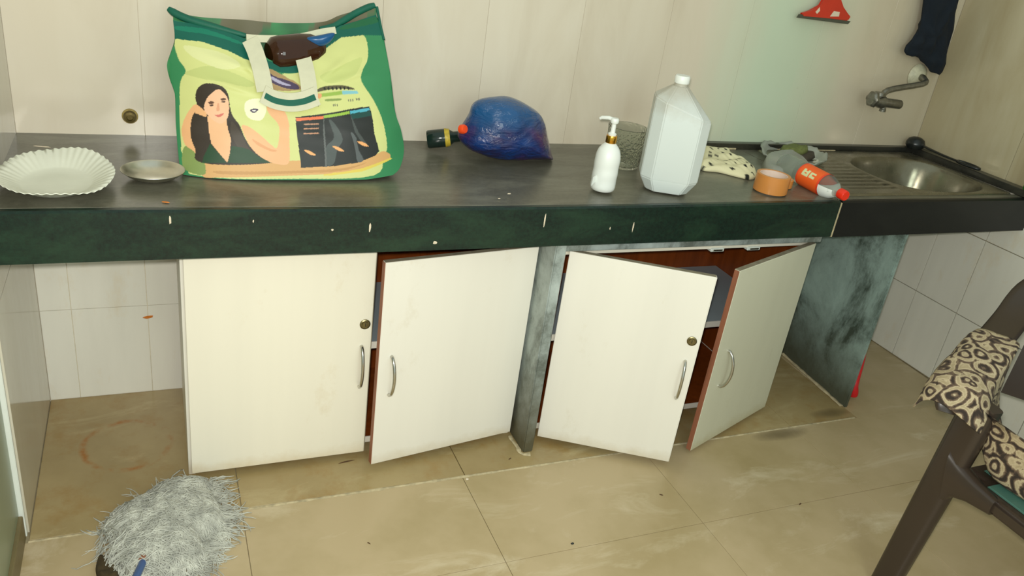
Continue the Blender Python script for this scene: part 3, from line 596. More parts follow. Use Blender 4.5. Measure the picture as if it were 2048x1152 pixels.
PAINT = [((208, 212, 138), [(0.1633, 1.1139), (0.2214, 1.1147), (0.2796, 1.1009), (0.3285, 1.0844), (0.3527, 1.0588), (0.4454, 1.0629), (0.4787, 1.09), (0.5175, 1.1176), (0.5617, 1.1439), (0.623, 1.1514), (0.6282, 1.1032), (0.6025, 1.0572), (0.6331, 1.0066), (0.6546, 0.9575), (0.6642, 0.8947), (0.6505, 0.8752), (0.6246, 0.8305), (0.4063, 0.8246), (0.2042, 0.8239), (0.1721, 0.8329), (0.1611, 0.8764), (0.1657, 1.0119), (0.1807, 1.0477), (0.1648, 1.0744)], 1), ((192, 200, 126), [(0.1782, 1.0436), (0.2294, 1.0648), (0.2876, 1.0552), (0.3344, 1.0362), (0.3175, 1.0282), (0.2624, 1.0355), (0.2083, 1.0371)], 1), ((218, 220, 160), [(0.1818, 1.1024), (0.2593, 1.0959), (0.3053, 1.0742), (0.2643, 1.0607), (0.1996, 1.0794)], 1), ((196, 204, 128), [(0.4967, 1.0577), (0.5528, 1.0822), (0.611, 1.1028), (0.587, 1.0645), (0.5259, 1.044)], 1), ((0, 92, 76), [(0.1311, 1.1558), (0.1656, 1.1516), (0.2438, 1.148), (0.3188, 1.1301), (0.3412, 1.1083), (0.3718, 1.0848), (0.4048, 1.0792), (0.4436, 1.0847), (0.4811, 1.1084), (0.5173, 1.147), (0.557, 1.1716), (0.6832, 1.211), (0.6764, 1.1526), (0.623, 1.1514), (0.5617, 1.1439), (0.5175, 1.1176), (0.4808, 1.0894), (0.4389, 1.0619), (0.4029, 1.061), (0.3742, 1.067), (0.3379, 1.076), (0.3295, 1.0819), (0.2795, 1.1002), (0.2214, 1.114), (0.1595, 1.1133)], 0), ((8, 118, 92), [(0.1689, 1.141), (0.2352, 1.1401), (0.3097, 1.1206), (0.3172, 1.114), (0.2383, 1.1297), (0.1702, 1.132)], 1), ((24, 98, 60), [(0.5702, 1.1686), (0.6676, 1.1956), (0.6657, 1.1817), (0.5736, 1.1613)], 1), ((214, 166, 106), [(0.2036, 0.851), (0.3084, 0.8634), (0.433, 0.868), (0.5736, 0.8684), (0.6257, 0.8791), (0.6535, 0.8875), (0.6739, 0.8706), (0.6202, 0.852), (0.4926, 0.836), (0.3646, 0.8306), (0.251, 0.825), (0.208, 0.8223)], 1), ((196, 148, 90), [(0.2438, 0.8392), (0.4068, 0.8432), (0.537, 0.8499), (0.6061, 0.8633), (0.5369, 0.8436), (0.4067, 0.837), (0.2514, 0.8326)], 1), ((222, 200, 90), [(0.4926, 0.836), (0.5824, 0.8471), (0.6738, 0.8693), (0.679, 0.8657), (0.5916, 0.8413), (0.4925, 0.8314)], 0), ((130, 150, 84), [(0.1649, 0.8772), (0.1807, 0.8878), (0.2064, 0.8688), (0.2123, 0.8306), (0.1852, 0.8273), (0.1629, 0.8389)], 1), ((236, 238, 200), [(0.3153, 0.9989), (0.3482, 1.004), (0.3589, 0.9821), (0.3452, 0.959), (0.317, 0.9617), (0.3081, 0.98)], 1), ((70, 52, 84), [(0.3204, 0.9784), (0.3304, 0.9829), (0.3401, 0.9814), (0.3298, 0.9735)], 1), ((236, 238, 226), [(0.3253, 0.9786), (0.3351, 0.9801), (0.33, 0.9765)], 1), ((232, 176, 124), [(0.198, 0.9808), (0.1768, 0.9548), (0.1644, 0.9222), (0.1694, 0.8894), (0.1878, 0.8776), (0.2058, 0.8571), (0.2109, 0.8809), (0.1892, 0.9044), (0.1853, 0.9302), (0.1991, 0.9606)], 1), ((52, 42, 32), [(0.1988, 0.9957), (0.205, 1.0149), (0.2211, 1.0271), (0.2444, 1.0289), (0.2635, 1.0229), (0.273, 1.0073), (0.2752, 0.9818), (0.2804, 0.9635), (0.2941, 0.9455), (0.3047, 0.9192), (0.3216, 0.8924), (0.3453, 0.8731), (0.3656, 0.8621), (0.2057, 0.854), (0.1926, 0.8821), (0.1835, 0.911), (0.1878, 0.9494), (0.2006, 0.9738)], 1), ((66, 56, 44), [(0.2766, 0.952), (0.2953, 0.9303), (0.3098, 0.8999), (0.3252, 0.8806), (0.2935, 0.8914), (0.275, 0.9215)], 1), ((236, 184, 138), [(0.2227, 0.959), (0.265, 0.955), (0.2671, 0.9362), (0.2731, 0.9137), (0.2693, 0.8823), (0.2627, 0.8591), (0.2456, 0.8791), (0.228, 0.8999), (0.2246, 0.9247)], 0), ((238, 188, 150), [(0.2197, 0.9876), (0.2312, 1.0054), (0.2502, 1.0182), (0.2627, 1.012), (0.2716, 0.9981), (0.2726, 0.9779), (0.2676, 0.9589), (0.2548, 0.9466), (0.2413, 0.948), (0.2247, 0.9604), (0.2165, 0.9724)], 1), ((232, 176, 124), [(0.1916, 0.9753), (0.2009, 0.9794), (0.212, 0.9736), (0.221, 0.9637), (0.2187, 0.957), (0.2055, 0.9597), (0.1961, 0.962)], 1), ((96, 64, 48), [(0.2263, 0.9883), (0.233, 0.9917), (0.2391, 0.9905), (0.2382, 0.9875), (0.2299, 0.9851)], 1), ((80, 56, 44), [(0.2279, 0.9826), (0.2342, 0.9852), (0.2387, 0.9838), (0.2336, 0.9811)], 1), ((96, 64, 48), [(0.254, 0.9978), (0.2608, 1.0009), (0.267, 0.9996), (0.266, 0.9969), (0.2577, 0.9951)], 1), ((80, 56, 44), [(0.2555, 0.992), (0.2612, 0.9947), (0.2658, 0.9936), (0.2609, 0.9906)], 1), ((222, 160, 124), [(0.2467, 0.9868), (0.2506, 0.9879), (0.2514, 0.9762), (0.2473, 0.9721), (0.2436, 0.974)], 1), ((206, 110, 96), [(0.2391, 0.9631), (0.2484, 0.9648), (0.2596, 0.9687), (0.2561, 0.9625), (0.2466, 0.9594)], 1), ((234, 180, 132), [(0.2992, 0.945), (0.3199, 0.941), (0.3473, 0.9206), (0.3671, 0.9034), (0.3793, 0.8969), (0.3867, 0.9255), (0.3851, 0.9506), (0.3664, 0.9711), (0.36, 0.9866), (0.3683, 0.9992), (0.3866, 0.9943), (0.4023, 0.9797), (0.4111, 0.9532), (0.4103, 0.9101), (0.4065, 0.8617), (0.3738, 0.8605), (0.3453, 0.8723), (0.3216, 0.8924), (0.3059, 0.9192)], 1), ((222, 160, 112), [(0.3227, 0.916), (0.3586, 0.8973), (0.379, 0.8913), (0.3665, 0.8887), (0.3342, 0.9023)], 1), ((24, 66, 36), [(0.2256, 0.8996), (0.2456, 0.8783), (0.2619, 0.859), (0.2057, 0.854), (0.2103, 0.8693), (0.2188, 0.8857)], 0), ((24, 66, 36), [(0.2627, 0.8591), (0.27, 0.8824), (0.2739, 0.8982), (0.2937, 0.8973), (0.3135, 0.8922), (0.3352, 0.8769), (0.3656, 0.8621)], 0), ((34, 38, 36), [(0.428, 0.9671), (0.498, 0.9767), (0.5654, 0.9878), (0.6183, 0.9945), (0.6239, 0.9793), (0.6279, 0.9349), (0.6409, 0.8886), (0.6306, 0.8788), (0.5827, 0.864), (0.5283, 0.8562), (0.4368, 0.8508), (0.433, 0.8945), (0.4291, 0.9342)], 0), ((232, 120, 78), [(0.4287, 0.9652), (0.4977, 0.9717), (0.4973, 0.9655), (0.4291, 0.9583)], 0), ((150, 186, 70), [(0.4978, 0.9729), (0.5651, 0.9839), (0.5655, 0.978), (0.4982, 0.9663)], 0), ((80, 170, 190), [(0.566, 0.9839), (0.618, 0.9905), (0.6195, 0.985), (0.5669, 0.9776)], 0), ((22, 70, 64), [(0.5669, 0.9776), (0.6194, 0.9846), (0.6234, 0.9733), (0.5684, 0.9663)], 0), ((74, 82, 80), [(0.5102, 0.9635), (0.5272, 0.952), (0.5434, 0.9202), (0.5292, 0.8957), (0.5195, 0.8625), (0.5018, 0.8582), (0.5007, 0.8995), (0.5214, 0.924)], 1), ((86, 92, 92), [(0.5644, 0.9364), (0.5776, 0.9242), (0.5835, 0.8954), (0.5968, 0.8699), (0.5804, 0.8662), (0.5744, 0.8996)], 1), ((96, 100, 98), [(0.4979, 0.9748), (0.4991, 0.9357), (0.5017, 0.8541), (0.4973, 0.8532), (0.4948, 0.9356)], 0), ((70, 76, 74), [(0.5648, 0.98), (0.5851, 0.9362), (0.6073, 0.9071), (0.5977, 0.9033), (0.5758, 0.9363)], 0), ((190, 140, 110), [(0.4467, 0.9533), (0.4845, 0.9551), (0.4852, 0.9523), (0.4474, 0.9506)], 0), ((190, 140, 110), [(0.4461, 0.9432), (0.484, 0.9448), (0.4847, 0.9421), (0.4468, 0.9405)], 0), ((190, 140, 110), [(0.4456, 0.9322), (0.4834, 0.9338), (0.4841, 0.931), (0.4463, 0.9294)], 0), ((238, 172, 110), [(0.4457, 0.8922), (0.4602, 0.8908), (0.4745, 0.8812), (0.4616, 0.8819)], 1), ((238, 172, 110), [(0.5162, 0.9025), (0.5312, 0.901), (0.546, 0.8912), (0.5327, 0.892)], 1), ((238, 172, 110), [(0.5804, 0.9143), (0.5962, 0.9124), (0.6119, 0.9019), (0.5977, 0.9033)], 1), ((90, 84, 56), [(0.4848, 1.0275), (0.5075, 1.0366), (0.5477, 1.0402), (0.5789, 1.0348), (0.5807, 1.0303), (0.5424, 1.0325), (0.5066, 1.0276), (0.4866, 1.0231)], 1), ((150, 180, 80), [(0.495, 1.0204), (0.5487, 1.0277), (0.5502, 1.0202), (0.4965, 1.0129)], 0), ((130, 190, 200), [(0.55, 1.0281), (0.5898, 1.0284), (0.5938, 1.0219), (0.551, 1.0198)], 0), ((226, 160, 110), [(0.4591, 1.0042), (0.4751, 1.016), (0.495, 1.0204), (0.4942, 1.011), (0.4698, 1.0038)], 1), ((130, 150, 80), [(0.507, 1.0087), (0.5426, 1.0112), (0.5436, 1.0074), (0.508, 1.0042)], 1), ((30, 34, 24), [(0.5027, 1.0327), (0.5061, 1.0358), (0.5082, 1.0303), (0.5049, 1.0283)], 1), ((30, 34, 24), [(0.5128, 1.033), (0.5162, 1.0361), (0.5183, 1.0306), (0.515, 1.0286)], 1), ((30, 34, 24), [(0.523, 1.0334), (0.5264, 1.0365), (0.5285, 1.0309), (0.5252, 1.0289)], 1), ((30, 34, 24), [(0.5332, 1.0337), (0.5366, 1.0368), (0.5387, 1.0312), (0.5354, 1.0293)], 1), ((30, 34, 24), [(0.5435, 1.034), (0.5469, 1.0371), (0.549, 1.0315), (0.5457, 1.0295)], 1), ((30, 34, 24), [(0.5538, 1.0343), (0.5573, 1.0374), (0.5594, 1.0318), (0.5561, 1.0298)], 1), ((30, 34, 24), [(0.5643, 1.0345), (0.5678, 1.0376), (0.5699, 1.032), (0.5665, 1.03)], 1), ((120, 122, 96), [(0.4692, 0.9969), (0.4719, 0.9978), (0.4723, 0.9925), (0.4697, 0.9916)], 0), ((120, 122, 96), [(0.4744, 0.9971), (0.4771, 0.9979), (0.4775, 0.9926), (0.4749, 0.9918)], 0), ((120, 122, 96), [(0.4796, 0.9973), (0.4823, 0.9981), (0.4827, 0.9928), (0.4801, 0.992)], 0), ((120, 122, 96), [(0.4848, 0.9974), (0.4875, 0.9983), (0.4879, 0.993), (0.4853, 0.9921)], 0), ((120, 122, 96), [(0.5224, 0.9985), (0.5251, 0.999), (0.5256, 0.994), (0.5229, 0.9936)], 0), ((120, 122, 96), [(0.5273, 0.9986), (0.53, 0.9991), (0.5305, 0.9941), (0.5278, 0.9937)], 0), ((120, 122, 96), [(0.5322, 0.9988), (0.5349, 0.9992), (0.5353, 0.9942), (0.5326, 0.9938)], 0), ((120, 122, 96), [(0.5636, 1.0094), (0.5663, 1.0098), (0.5668, 1.0048), (0.564, 1.0044)], 0), ((120, 122, 96), [(0.569, 1.0094), (0.5718, 1.0099), (0.5723, 1.0049), (0.5695, 1.0044)], 0), ((120, 122, 96), [(0.5745, 1.0095), (0.5773, 1.0099), (0.5778, 1.0049), (0.575, 1.0045)], 0), ((120, 122, 96), [(0.5849, 1.0119), (0.5886, 1.0123), (0.5891, 1.0073), (0.5854, 1.0069)], 0), ((120, 122, 96), [(0.5909, 1.0119), (0.5947, 1.0123), (0.5952, 1.0073), (0.5914, 1.0069)], 0), ((168, 140, 96), [(0.37, 1.0668), (0.4025, 1.0574), (0.4389, 1.0406), (0.4418, 1.026), (0.3705, 1.0269)], 1), ((72, 58, 84), [(0.371, 1.0596), (0.3853, 1.053), (0.414, 1.0462), (0.4385, 1.0369), (0.4402, 1.0277), (0.4124, 1.0285), (0.3878, 1.0349), (0.3711, 1.043)], 1), ((170, 164, 190), [(0.377, 1.0527), (0.4011, 1.0428), (0.4215, 1.0362), (0.4171, 1.0339), (0.3944, 1.0381), (0.3764, 1.0468)], 1), ((206, 210, 140), [(0.4027, 1.0596), (0.441, 1.0612), (0.4392, 1.0443), (0.4185, 1.049)], 0)]
def paint_cols(XZ, base):
    col = np.tile(np.array(lin(base)), (len(XZ), 1)).astype(float)
    for rgb, poly, smf in PAINT:
        pp = [p[:2] for p in catmull(poly, 5, True)] if smf else poly
        col[inpoly(XZ, pp)] = lin(rgb)
    return col
ns, nt = 380, 270
q = coons(BL, BR, BB, BTF, ns, nt).reshape(-1, 2); q[:, 1] = np.maximum(q[:, 1], H+.0015)
P3 = np.array([(x, bag_yf(x, z), z) for x, z in q])
wr = smooth_noise(P3*np.array([1, 0, 1.6]), 11, 16, 3)*.0055
P3[:, 1] += wr*np.clip((q[:, 1]-.84)/.1, 0.15, 1)
# pinched folds from the handle ends
for (ax_, az_, bx_, bz_, dd) in [(0.2372, 1.0881, 0.3736, 1.0554, 1), (0.2118, 1.0441, 0.3462, 1.0123, 1), (0.5799, 1.1068, 0.4955, 1.05, 1), (0.6297, 1.0752, 0.5069, 1.0397, 1), (0.2966, 1.113, 0.3479, 1.0334, 1)]:
    A = np.array([ax_, az_]); B_ = np.array([bx_, bz_]); u_ = (B_-A); L_ = np.hypot(*u_); u_ /= L_
    s_ = (q-A)@u_; d_ = (q-A)@np.array([-u_[1], u_[0]]); P3[:, 1] -= .006*np.exp(-(d_/.008)**2)*np.exp(-((s_-L_/2)/(L_*.45))**2)
cols = paint_cols(q, (52, 132, 84))
F = [(j*ns+i, j*ns+i+1, (j+1)*ns+i+1, (j+1)*ns+i) for j in range(nt-1) for i in range(ns-1)]
mesh('front_panel', P3, F, M['bag_print'], bag, True, fix=False, cols=cols)
ns2, nt2 = 90, 60
qb = coons(BL, BR, BB, BTB, ns2, nt2).reshape(-1, 2); qb[:, 1] = np.maximum(qb[:, 1], H+.0015)
Pb = np.array([(x, bag_mid(z)+bag_b(x, z)*.9+.0005, z) for x, z in qb]); Pb[:, 1] += smooth_noise(Pb, 4, 14, 3)*.005
cb = np.tile(np.array(lin((40, 112, 62))), (len(qb), 1)); nzb = smooth_noise(Pb, 8, 30, 3)[:, None]; cb = np.clip(cb*(1+.5*nzb), 0, 1)
sel = smooth_noise(Pb, 21, 18, 3) > .35; cb[sel] = lin((96, 92, 62))
mesh('back_panel', Pb, [(j*ns2+i, j*ns2+i+1, (j+1)*ns2+i+1, (j+1)*ns2+i) for j in range(nt2-1) for i in range(ns2-1)], M['bag_print'], bag, True, fix=False, cols=cb)
def gusset(front_pts, back_pts):
    V = [*front_pts, *back_pts]; n_ = len(front_pts); F = [(i, i+1, n_+i+1, n_+i) for i in range(n_-1)]
    mesh('side_gusset', V, F, plain('green_bag_side', (30, 110, 60), .6, .2, 30), bag, True)
def edgepts(P, f, n_=24):
    q_ = resamp(sm(P), n_); return [(x, f(x, max(z, H+.0015)), max(z, H+.0015)) for x, z in q_]
for E_ in (BL, BR, BB): gusset(edgepts(E_, bag_yf), edgepts(E_, lambda x, z: bag_mid(z)+bag_b(x, z)*.9))
# rolled hems at the two top corners
def bag3(pts, dy=0): return [(x, bag_yf(x, z)+dy, z) for x, z in pts]
tube('rolled_hem', catmull(bag3([(0.1469, 1.176), (0.1665, 1.1662), (0.1973, 1.1565), (0.2421, 1.1479), (0.2818, 1.1406), (0.3244, 1.1331)], .004), 4), [.004]+[.0095]*8+[.009]*6+[.008]*6, M['teal_rim'], bag, 14) if False else None
hp = catmull(bag3([(0.1502, 1.1753), (0.1665, 1.1662), (0.1973, 1.1565), (0.2421, 1.1479), (0.2818, 1.1406), (0.3244, 1.1331)], .004), 4)
tube('rolled_hem', hp, [.006+.0035*min(1, i/3)-.004*max(0, (i-12)/9) for i in range(len(hp))], M['teal_rim'], bag, 14)
hp = catmull(bag3([(0.6627, 1.2214), (0.6422, 1.2137), (0.6102, 1.1985), (0.5784, 1.1822), (0.5472, 1.1674), (0.5098, 1.1587)], .004), 4)
tube('rolled_hem', hp, [.007+.002*min(1, i/3)-.004*max(0, (i-12)/9) for i in range(len(hp))], M['teal_rim'], bag, 14)
hp = catmull(bag3([(0.6682, 1.218), (0.6717, 1.1936), (0.6742, 1.1709), (0.679, 1.1426)], .003), 4)
tube('seam', hp, .004, M['teal_rim'], bag, 8)
def ribbon(name, path, w, th, mat, parent, yf, dy, cols=None):
    P = np.array(catmull(path, 6)); n_ = len(P); V, F = [], []
    W = w if isinstance(w, list) else [w]*n_
    T = np.gradient(P, axis=0); T /= np.hypot(*T.T)[:, None]; N = np.stack([-T[:, 1], T[:, 0]], 1)
    for i in range(n_):
        for s in (-.5, -.25, 0, .25, .5):
            q_ = P[i]+N[i]*W[i]*s; y = yf(q_[0], q_[1])+dy; V += [(q_[0], y-th, q_[1]), (q_[0], y, q_[1])]
    for i in range(n_-1):
        for k in range(4):
            a = i*10+k*2; F += [(a, a+2, a+12, a+10), (a+1, a+11, a+13, a+3)]
        a = i*10; F += [(a, a+10, a+11, a+1), (a+8, a+9, a+19, a+18)]
    F += [(0, 1, 3, 2), (2, 3, 5, 4), (4, 5, 7, 6), (6, 7, 9, 8)]; b = (n_-1)*10; F += [(b, b+2, b+3, b+1), (b+2, b+4, b+5, b+3), (b+4, b+6, b+7, b+5), (b+6, b+8, b+9, b+7)]
    return mesh(name, V, F, mat, parent, True, sharp=50)
ribbon('handle_strap', [(0.3312, 1.1294), (0.3398, 1.1105), (0.346, 1.0903), (0.3518, 1.0648), (0.3577, 1.0233)], .040, .0025, M['strap'], bag, bag_yf, -.012)
ribbon('handle_strap', [(0.4555, 1.1031), (0.4602, 1.0802), (0.4635, 1.054), (0.4648, 1.0167)], .040, .0025, M['strap'], bag, bag_yf, -.012)
hb = ribbon('handle_loop', [(0.3514, 1.0188), (0.3755, 1.0081), (0.4111, 1.003), (0.448, 1.0074), (0.4824, 1.0194)], .040, .0025, M['strap'], bag, bag_yf, -.016)
ribbon('teal_line', [(0.3559, 1.0159), (0.3789, 1.0061), (0.4122, 1.0019), (0.4467, 1.0063), (0.4772, 1.0171)], .013, .0008, M['teal_rim'], hb, bag_yf, -.0185)
ribbon('back_handle', [(0.3242, 1.1311), (0.3576, 1.131), (0.4064, 1.1338), (0.4567, 1.1409), (0.5091, 1.1545), (0.5464, 1.162)], .016, .0025, M['strap'], bag, lambda x, z: bag_mid(z)-.04, 0)
bt = thing('brown_bottle', (.46, .38, .9), 'dark brown glass bottle lying inside the green shopping bag', 'bottle')
bc = (0.456, 0.37, 1.103)
lathe('body', [(.0, -.085), (.03, -.083), (.043, -.07), (.046, -.05), (.046, .0), (.044, .03), (.034, .055), (.02, .068), (.016, .08), (.016, .09), (0, .092)], (bc[0]-.0, .370, bc[2]), M['bottle_brown'], bt, 40, axis=(1, .25, .12))
bw = thing('blue_packet', (.55, .36, 1.1), 'blue plastic packet poking out of the green bag', 'packet')
inflate('wrapper', catmull([(0.467, 1.142), (0.502, 1.152), (0.537, 1.159), (0.53, 1.139), (0.509, 1.125), (0.477, 1.125)], 4, True), .352, .012, M['blue_cap'], bw, 6, .004, 3)
# ---------------------------------------------------------------- black-capped bottle and the blue bag
bb1 = thing('dark_bottle', (.9, .45, H), 'black bottle with yellow lettering sticking out of blue plastic bag', 'bottle')
A = Vector((.845, .465, .852)); B = Vector((1.0, .42, .885)); ax = (B-A).normalized()
lathe('body', [(.0, .0), (.024, .001), (.027, .006), (.027, .055), (.024, .068), (.016, .080), (.015, .12), (0, .121)], A, M['bottle_dark'], bb1, 28, axis=ax)
lathe('label_ring', [(.0245, .066), (.0263, .060), (.0275, .054), (.0280, .056), (.0262, .064), (.025, .069)], A, M['yellow'], bb1, 28, axis=ax, closed=True)
rc = thing('orange_cap', (.955, .40, .86), 'bright orange red cap at the mouth of the blue bag', 'cap')
rcc = (0.91, 0.345, 0.92)
lathe('lid', [(.0, -.010), (.010, -.010), (.013, -.007), (.0135, .004), (.011, .009), (0, .010)], rcc, plain('orange_red_plastic', (245, 78, 26), .4, .05, 30), rc, 22, axis=(.5, -.8, .25))
bbag = thing('blue_bag', (1.06, .39, H), 'knotted blue polythene bag with purple contents on the counter', 'bag')
O = [(0.917, 0.879), (0.916, 0.901), (0.927, 0.924), (0.941, 0.952), (0.95, 0.979), (0.977, 0.996), (1.043, 1.007), (1.087, 0.999), (1.133, 0.98), (1.167, 0.957), (1.189, 0.919), (1.209, 0.873), (1.223, 0.841), (1.231, 0.824), (1.206, 0.82), (1.159, 0.813), (1.114, 0.811), (1.056, 0.82), (0.997, 0.833), (0.948, 0.851)]
O = [(a, max(b, H+.002)) for a, b in O]
inflate('film', catmull(O, 5, True), .39, .085, M['blue_film'], bbag, 16, .010, 5, scale=26, back=.9)
# ---------------------------------------------------------------- pump bottle, glass, jug
pb = thing('pump_bottle', (1.262, .117, H), 'white pump bottle with a gold collar in front of glass', 'bottle')
pc = (1.262, .117, H)
wv = lambda r, h, t: (r*(1+.012*math.sin(h*170+.8*math.sin(t))*(1 if .02 < h < .10 and r > .02 else 0)), 0)
lathe('body', [(.0, .001), (.030, .001), (.034, .005), (.0355, .012)]+[(.0355, .012+.0052*i) for i in range(1, 17)]+[(.034, .105), (.030, .118), (.023, .128), (.016, .135), (.013, .138), (0, .1385)], pc, M['white_plastic'], pb, 36, rfun=wv)
lathe('collar', [(.0, .137), (.0145, .137), (.0155, .139), (.0155, .155), (.0145, .158), (0, .158)], pc, M['gold'], pb, 32)
pu = lathe('pump', [(.0, .158), (.011, .158), (.012, .163), (.007, .166), (.006, .190), (.010, .192), (.0115, .196), (.0115, .203), (.009, .206), (0, .2065)], pc, M['white_plastic'], pb, 24)
tube('nozzle', [(pc[0], pc[1], H+.2), (pc[0]-.012, pc[1]+.012, H+.203), (pc[0]-.026, pc[1]+.026, H+.200), (pc[0]-.030, pc[1]+.030, H+.196)], [.006, .0055, .005, .004], M['white_plastic'], pu, 10)
mesh('tag', [(1.229, .105, .867), (1.216, .098, .862), (1.214, .097, .838), (1.228, .105, .846), (1.229, .107, .867), (1.216, .100, .862), (1.214, .099, .838), (1.228, .107, .846)], [(0, 1, 2, 3), (4, 7, 6, 5), (0, 4, 5, 1), (1, 5, 6, 2), (2, 6, 7, 3), (3, 7, 4, 0)], M['white_plastic'], pb)
gl = thing('glass_tumbler', (1.44, .33, H), 'clear patterned glass tumbler standing behind the pump bottle', 'glass')
lathe('body', [(.0, .001), (.050, .001), (.053, .005), (.060, .08), (.0635, .124), (.0615, .125), (.058, .08), (.051, .010), (.047, .007), (0, .007)], (1.447, .335, H), M['glass'], gl, 56)
# jug
jg = thing('jug', (1.475, .115, H), 'large white plastic five litre can with a dirty top', 'jug')
ja = math.radians(-27)
def jring(cx_, cy_, z, a, b, ch, tilt=0):
    pts = [(-a+ch, -b), (a-ch, -b), (a, -b+ch), (a, b-ch), (a-ch, b), (-a+ch, b), (-a, b-ch), (-a, -b+ch)]; out = []
    for px, py in pts: out.append((cx_+px*math.cos(ja)-py*math.sin(ja), cy_+px*math.sin(ja)+py*math.cos(ja), z+tilt*px))
    return out
jc = (1.475, .120)
def jmesh(name, rings, mat, parent, bev=.004):
    bm = bmesh.new(); R_ = [[bm.verts.new(p) for p in r] for r in rings]
    for i in range(len(R_)-1):
        for k in range(8): bm.faces.new((R_[i][k], R_[i][(k+1) % 8], R_[i+1][(k+1) % 8], R_[i+1][k]))
    bm.faces.new(R_[0][::-1]); bm.faces.new(R_[-1])
    if bev: bmesh.ops.bevel(bm, geom=bm.edges[:], offset=bev, segments=3, affect='EDGES')
    return from_bm(name, bm, mat, parent, True, 24)
t = NT('dirty_white_plastic'); v = t.coords(); sx = t.n('ShaderNodeSeparateXYZ'); t.l(v, sx.inputs[0])
hh = t.math('ADD', sx.outputs[2], t.math('MULTIPLY', t.noise(v, 14, 6, .7), .10))
t.col(t.mix(t.math('MULTIPLY', t.mask(hh, 1.085, 1.17), .6), lin((212, 220, 216)), lin((158, 142, 112)))); t.set(Roughness=.4); t.b.inputs['Subsurface Weight'].default_value = .15; t.b.inputs['Subsurface Radius'].default_value = (.02, .02, .02)
jmesh('body', [jring(*jc, H+.001, .060, .048, .022), jring(*jc, H+.040, .083, .064, .030), jring(*jc, H+.243, .083, .064, .030, -.30), jring(jc[0]-.018, jc[1]+.006, H+.303, .020, .020, .009)], t.m, jg, .003)
lathe('neck', [(.0, .298), (.019, .298), (.019, .308), (.017, .310), (0, .310)], (jc[0]-.018, jc[1]+.006, H), t.m, jg, 24)
lathe('cap', [(.0, .309), (.0205, .309), (.0215, .312), (.0215, .326), (.0195, .330), (0, .330)], (jc[0]-.018, jc[1]+.006, H), M['white_plastic'], jg, 24, rfun=lambda r, h, t: (r*(1+.012*math.sin(24*t)), 0))
# ---------------------------------------------------------------- spotted cloth, tray, pad, rolls, lying bottle
def drape(name, outline, z0, h, mat, parent, amp, seed, rings=14, scale=30, cols=None, pw=.45):
    O = np.array([p[:2] for p in catmull(outline, 8, True)]); c = O.mean(0); n_ = len(O); V = []; F = []
    ks = [1-i/rings for i in range(rings)]
    for k in ks:
        for p in O: q_ = c+(p-c)*k; V.append((q_[0], q_[1], z0+h*(1-k**6)**pw))
    V.append((c[0], c[1], z0+h)); top = len(V)-1
    V = np.array(V); w = smooth_noise(V*np.array([1, 1, 0]), seed, scale, 3); V[:, 2] += amp*(w+.6)*np.clip((V[:, 2]-z0)/h, 0, 1); V[:, 2] = np.maximum(V[:, 2], z0)
    for i in range(rings-1):
        for j in range(n_): j2 = (j+1) % n_; F.append((i*n_+j, i*n_+j2, (i+1)*n_+j2, (i+1)*n_+j))
    for j in range(n_): F.append(((rings-1)*n_+j, (rings-1)*n_+(j+1) % n_, top))
    F.append(tuple(range(n_))[::-1])
    return mesh(name, V, F, mat, parent, True, cols=cols(V) if cols else None)
sc_out = [(1.846, 0.509), (1.923, 0.519), (1.958, 0.486), (1.932, 0.412), (1.962, 0.374), (1.932, 0.294), (1.89, 0.223), (1.846, 0.199), (1.814, 0.223), (1.776, 0.266), (1.718, 0.31)]
def spots(V):
    used = []
    c = np.tile(np.array(lin((226, 220, 180))), (len(V), 1)); r = random.Random(3)
    for _ in range(170):
        p = V[r.randrange(len(V))]
        if any((p[0]-a)**2+(p[1]-b)**2 < .026**2 for a, b in used): continue
        used.append((p[0], p[1])); rad = r.uniform(.003, .0065); d = (V[:, 0]-p[0])**2+((V[:, 1]-p[1])*.7)**2; c[d < rad*rad] = lin((30, 32, 26))
    return c
sp = drape('spotted_cloth', sc_out, H+.0008, .016, M['paint_rough'], None, .010, 9, 60, 38, spots)
tag(sp, 'crumpled cream cloth with black spots beside the white jug', 'cloth')
tr = thing('plastic_tray', (2.2, .44, H), 'clear crumpled plastic tray holding a green scrub pad', 'tray')
to = [(2.148, 0.529), (2.246, 0.547), (2.314, 0.514), (2.349, 0.455), (2.323, 0.383), (2.224, 0.302), (2.151, 0.322), (2.107, 0.376), (2.06, 0.408)]
O = np.array([p[:2] for p in catmull(to, 6, True)]); c0 = O.mean(0); V, F = [], []
levels = [(.70, .002), (.78, .002), (.86, .012), (.94, .024), (1.0, .028), (1.03, .026), (.96, .021), (.88, .010), (.79, .0035), (.70, .0035)]
for k, z in levels:
    for j, p in enumerate(O): q_ = c0+(p-c0)*k; V.append((q_[0], q_[1], H+.0085*0+.0065*0+z+(.005*math.sin(j*.9)+.003*math.sin(j*2.3))*(k-.7)/.3))
n_ = len(O)
for i in range(len(levels)-1):
    for j in range(n_): j2 = (j+1) % n_; F.append((i*n_+j, i*n_+j2, (i+1)*n_+j2, (i+1)*n_+j))
F.append(tuple(range(n_))); F.append(tuple((len(levels)-1)*n_+k for k in range(n_)))
mesh('tray_shell', V, F, M['cloudy'], tr, True)
tw = thing('clear_wrap', (1.98, .36, H), 'crumpled clear plastic wrapping between tray and tape roll', 'wrapper')
drape('film', [(2.031, 0.367), (2.131, 0.403), (2.176, 0.349), (2.187, 0.284), (2.067, 0.22), (1.974, 0.21), (1.96, 0.27)], H+.001, .03, M['cloudy'], tw, .02, 31, 10, 30)
pad = thing('scrub_pad', (2.24, .46, .85), 'green scrub pad resting on the plastic tray', 'scrub pad')
